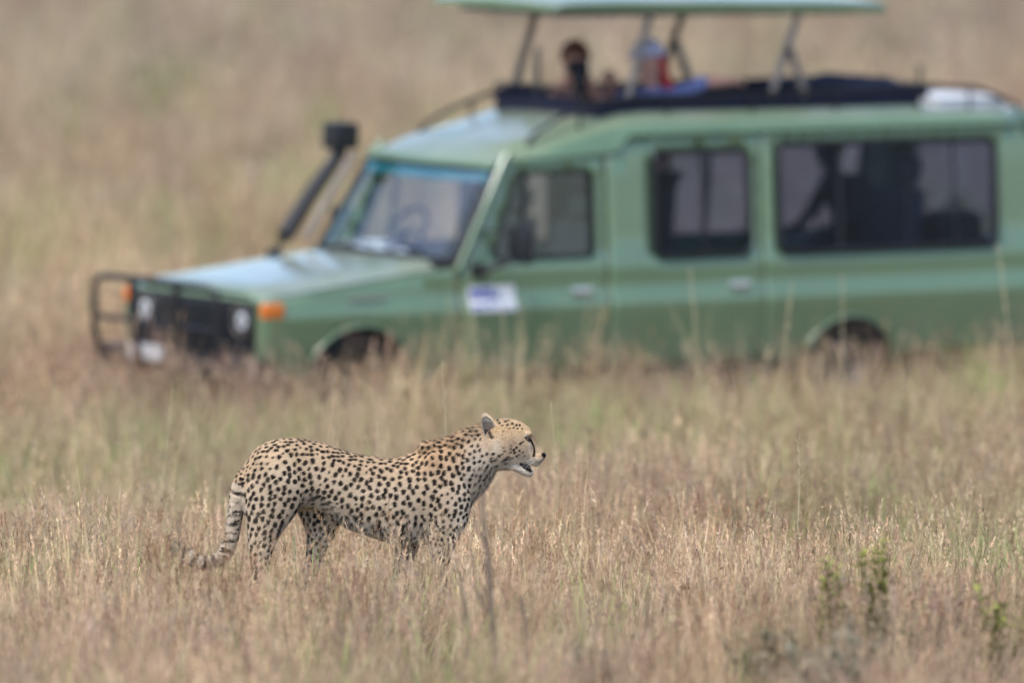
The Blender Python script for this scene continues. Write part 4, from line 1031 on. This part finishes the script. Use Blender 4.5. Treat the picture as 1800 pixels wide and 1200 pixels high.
idx = rng.integers(0, 4, n)
seed_p = .34+.34*r_
idx = np.where(u < seed_p, rng.integers(4, 9, n), idx)
idx = np.where((u > .972), rng.integers(9, 11, n), idx)
idx = np.where((u > .935) & (u <= .955), rng.integers(11, 13, n), idx)
isg = rng.random(n) < (g_*.75+.03)
idx = np.where(isg & (u < .972), rng.integers(13, 15, n), idx)
isg &= ~iswisp; idx = np.where(iswisp, rng.integers(9, 11, n), idx)
hgt = .62+.62*fbm(gx*.55+5, gy*.35+60, 3)+.32*(fbm(gx*3.1+15, gy*2.2+6, 2)-.1)
grow = 1 + .55*sstep(33, 44, gy)
scl = hgt*grow*rng.uniform(.75, 1.2, n)*np.where(gy > 52, 1.25, 1)*np.where(gy > 80, 1.3, 1)
# trodden down where the cheetah stands
foot = np.exp(-((gx+.52)/.75)**4-((gy-YC)/.17)**4); front_ = np.exp(-((gx+.62)/.92)**4-((gy-(YC-.95))/.85)**4)
scl = scl*(1-.45*foot)*(1+.05*front_*sstep(-1.05, -.75, gx)-.36*front_*(1-sstep(-1.05, -.75, gx)))
tall = (idx == 9) | (idx == 10)
scl = np.where(iswisp, rng.uniform(.50, .82, n), scl)
keep = iswisp | ~(tall & (np.abs(gx+.45) < .75) & (gy < YC) & (gy > YC-4) & (rng.random(n) < .7)); 
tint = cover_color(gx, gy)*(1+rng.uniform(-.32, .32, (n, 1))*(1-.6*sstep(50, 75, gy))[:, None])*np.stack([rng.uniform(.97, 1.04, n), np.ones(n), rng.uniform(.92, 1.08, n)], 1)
kk = rng.random(n)
tint = np.where((kk < .14)[:, None], tint*np.array([.92, .94, 1.04])*.9, tint); tint = np.where(((kk > .14) & (kk < .26))[:, None], tint*np.array([.62, .52, .46]), tint); tint = np.where((kk > .86)[:, None], tint*1.4, tint)
for (cx, cy, sx, sy) in ((1.85, 27.6, .55, .8), (1.1, 33.5, .7, 1.2), (-.9, 27.3, .5, .5)):     # rusty, withered patches
    wq = np.exp(-((gx-cx)/sx)**2-((gy-cy)/sy)**2)[:, None]*.65; tint = tint*(1-wq)+tint*np.array([.68, .52, .46])*wq
sel = keep & ~isg & ~tall
scatter('dry_grass', 'dry straw-coloured and pinkish grass covering the whole slope and plain', gx[sel], gy[sel], idx[sel], scl[sel], tint[sel])
sel = keep & isg & ~tall
scatter('green_grass', 'patches of olive green grass among the dry straw', gx[sel], gy[sel], idx[sel], scl[sel], tint[sel]*np.array([.95, 1.05, .85]))
sel = keep & tall
scatter('seeding_grass', 'scattered tall thin flowering stalks rising over the dry grass', gx[sel], gy[sel], idx[sel], scl[sel]*.95, tint[sel]*1.1)
print('clumps', n)

# ------------------------------------------------------------------ single plants that stand out
M_leafg = mat('weed_leaf', (.29, .30, .06), rough=.6, var=.3, scale=30)
M_leafd = mat('grey_leaf', (.25, .235, .16), rough=.8, var=.3, scale=30)
M_stemd = mat('dead_stem', (.19, .14, .10), rough=.9, var=.3, scale=40)
M_stemp = mat('straw_stem', (.55, .46, .28), rough=.7, var=.15, scale=40)
def weed(px, py_base, Y, h, label, leafm, stemm, seed, nst=4, spread=.25, ln_=(.02, .045), name='leafy_weed', cat='weed', group=None, per=26):
    p = at_depth(px, py_base, Y); x = p.x; z = float(terrain(x, Y)); rr = random.Random(seed)
    R = empty(name, Matrix.Translation((x, Y, z-.01))); tag(R, label, cat, group); st = MB(); lf = MB()
    for i in range(nst):
        az = rr.uniform(0, 2*PI); tl_ = rr.uniform(0, spread); hh = h*rr.uniform(.65, 1.0); pts = []
        for k in range(6):
            t = k/5; pts.append(Vector((math.cos(az)*math.sin(tl_)*hh*t*(1+.3*t)+rr.uniform(-.006, .006), math.sin(az)*math.sin(tl_)*hh*t, hh*t)))
        st.tube(pts, [.004*(1-.6*k/5) for k in range(6)], 5)
        for k in range(per):
            t = rr.uniform(.25, 1); i0 = min(4, int(t*5)); q = pts[i0].lerp(pts[i0+1], t*5-i0); a = rr.uniform(0, 2*PI)
            dv = Vector((math.cos(a), math.sin(a), rr.uniform(0, 1.2))).normalized(); L_ = rr.uniform(*ln_); sd = dv.cross(Vector((0, 0, 1))).normalized()*L_*.2
            lf.add([q, q+dv*L_*.5+sd, q+dv*L_+Vector((0, 0, -.15*L_)), q+dv*L_*.5-sd], [(0, 1, 2), (0, 2, 3)])
    st.build('stem', stemm, R); o = lf.build('leaves', leafm, R, smooth=False); o['kind'] = 'stuff'; return R
weed(1448, 1060, 26.0, .50, 'small yellow-green leafy weed at the right, left of the taller green one', M_leafg, M_leafg, 1, 6, .2, (.03, .06), per=70)
weed(1533, 1150, 25.6, .68, 'tall narrow dark green leafy weed at the right of the frame', M_leafg, M_leafg, 2, 5, .09, (.03, .06), per=110)
weed(1752, 1160, 25.4, .44, 'green leafy weed near the right edge low in the grass', M_leafg, M_leafg, 3, 7, .3, (.03, .06), per=60)
weed(1440, 1180, 23.2, .42, 'blurred grey-green bush in the foreground at the lower right', M_leafd, M_leafd, 4, 22, .6, (.02, .05), 'low_bush', 'bush', per=60)
M_scrub = mat('scrub_leaf', (.23, .20, .11), rough=.8, var=.3, scale=30)
weed(1340, 1150, 24.6, .36, 'olive-brown scrub at the lower right, leftmost of the foreground scrub', M_scrub, M_leafd, 14, 20, .6, (.02, .05), 'low_bush', 'bush', per=55)
weed(1560, 1170, 24.9, .38, 'brownish scrub at the lower right, just right of the blurred grey-green bush', M_scrub, M_stemd, 15, 20, .5, (.02, .045), 'low_bush', 'bush', per=50)
weed(1660, 1120, 26.3, .40, 'rusty brown scrub at the right, between the two green weeds', M_stemd, M_stemd, 16, 16, .35, (.015, .04), 'low_bush', 'bush', per=45)
weed(1060, 1180, 24.6, .26, 'blurred grey foreground bush at the bottom centre, right of the cheetah', M_leafd, M_stemd, 5, 14, .6, (.02, .04), 'low_bush', 'bush', per=50)
weed(45, 1215, 23.6, .30, 'dark blurred low bush in the bottom left corner', M_stemd, M_stemd, 6, 9, .5, (.02, .04), 'low_bush', 'bush', per=30)
weed(1300, 760, 34.5, .42, 'brown withered bush behind the cheetah to its right, short of the vehicle', M_stemd, M_stemd, 7, 9, .5, (.015, .035), 'withered_bush', 'bush', per=30)
weed(1430, 740, 42.5, .50, 'fresh light green weed clump in the grass in front of the vehicle', mat('fresh_leaf', (.26, .33, .10), rough=.6, var=.2), M_stemp, 8, 14, .6, (.04, .09), per=30)
def stalk(px0, py0, px1, py1, Y, label, m, r0=.003, plume=0, seed=1, name='grass_stalk', cat='grass stalk', side_twigs=0, curve=.03):
    a = at_depth(px0, py0, Y); c_ = at_depth(px1, py1, Y); z = float(terrain(a.x, Y)); rr = random.Random(seed)
    R = empty(name, Matrix.Translation((a.x, Y, z))); tag(R, label, cat)
    base = Vector((0, 0, 0)); low = Vector((0, 0, max(0, a.z-z))); topv = Vector((c_.x-a.x, rr.uniform(-.05, .05), c_.z-z)); pts = []
    for k in range(10):
        t = k/9; p = base.lerp(topv, t); p += Vector((curve*math.sin(t*PI), 0, 0)); pts.append(p)
    P('stem', m, R, lambda b: b.tube(pts, [r0*(1-.6*k/9) for k in range(10)], 5))
    if plume:
        pl = MB()
        for k in range(plume):
            t = rr.random(); i0 = 6+min(2, int(t*3)); p = pts[i0].lerp(pts[i0+1], t*3-int(t*3)); dv = Vector((rr.uniform(-1, 1), rr.uniform(-1, 1), rr.uniform(.3, 1.6))).normalized()
            L_ = rr.uniform(.015, .05); sd = Vector((rr.uniform(-1, 1), rr.uniform(-1, 1), 0)).normalized()*r0*.45
            pl.add([p-sd, p+sd, p+dv*L_], [(0, 1, 2)])
        o = pl.build('plume', m, R, smooth=False); o['kind'] = 'stuff'
    for k in range(side_twigs):
        t = rr.uniform(.3, .9); p = pts[int(t*9)]; a_ = rr.choice((-1, 1)); P('twig', m, R, lambda b: b.tube([p, p+Vector((a_*.03, rr.uniform(-.02, .02), .04)), p+Vector((a_*.05, 0, .10))], [r0*.4, r0*.3, r0*.2], 5))
    return R
stalk(868, 1160, 846, 868, 24.6, 'thick dark dead stem standing just in front of the cheetah chest', M_stemd, .016, seed=2, name='dead_stem', cat='dead stem', side_twigs=2, curve=.012)
stalk(908, 1150, 912, 1040, 25.4, 'short dark dead stem below and right of the cheetah, blurred', M_stemd, .014, seed=3, name='dead_stem', cat='dead stem', side_twigs=1)
stalk(806, 1170, 806, 1000, 24.8, 'faint dark dead stem under the cheetah front legs, blurred', M_stemd, .013, seed=4, name='dead_stem', cat='dead stem', side_twigs=1)
stalk(515, 1110, 516, 940, 28.6, 'green reed-like stalk in front of the cheetah hind leg', mat('reed_green', (.20, .27, .13), rough=.7), .006, seed=5, curve=.01)
stalk(770, 850, 776, 635, 31.5, 'pale green feathery grass plume rising above the cheetah back', M_stemp, .0022, 60, 6)
stalk(552, 850, 584, 668, 30.8, 'thin leaning straw stalk above the cheetah rump', M_stemp, .002, 20, 7)
stalk(640, 850, 662, 712, 30.4, 'short leaning straw stalk above the middle of the cheetah back', M_stemp, .002, 14, 8)
stalk(968, 960, 968, 712, 30.2, 'grass stalk with a feathery grey head right in front of the cheetah nose', M_stemp, .002, 50, 9)
stalk(240, 850, 303, 668, 33.0, 'arching seed stalk left of the cheetah at mid height', M_stemp, .002, 30, 10)
stalk(1340, 900, 1285, 640, 34.0, 'long thin leaning stalk crossing the grass right of centre', M_stemp, .002, 18, 11, curve=.0)
stalk(1378, 960, 1402, 765, 30.6, 'bent pale straw stalk with drooping head right of centre', M_stemp, .0035, 50, 12)
stalk(1230, 700, 1212, 470, 43.5, 'tall blurred stalk in front of the green rear door', M_stemp, .005, 60, 13)
stalk(1320, 640, 1392, 492, 43.0, 'tall leaning blurred stalk below the large side window', M_stemp, .005, 60, 14)
stalk(1790, 640, 1755, 432, 44.0, 'tall blurred stalk near the right edge in front of the vehicle', M_stemp, .005, 60, 15)
stalk(872, 660, 884, 552, 44.0, 'blurred pale stalk in front of the vehicle door below its sticker', M_stemp, .005, 40, 16)
stalk(835, 660, 833, 556, 43.6, 'blurred pale stalk in front of the fender behind the front wheel', M_stemp, .005, 40, 17)
stalk(1460, 640, 1480, 480, 44.5, 'faint blurred stalk in front of the rear wheel arch', M_stemp, .005, 40, 18)
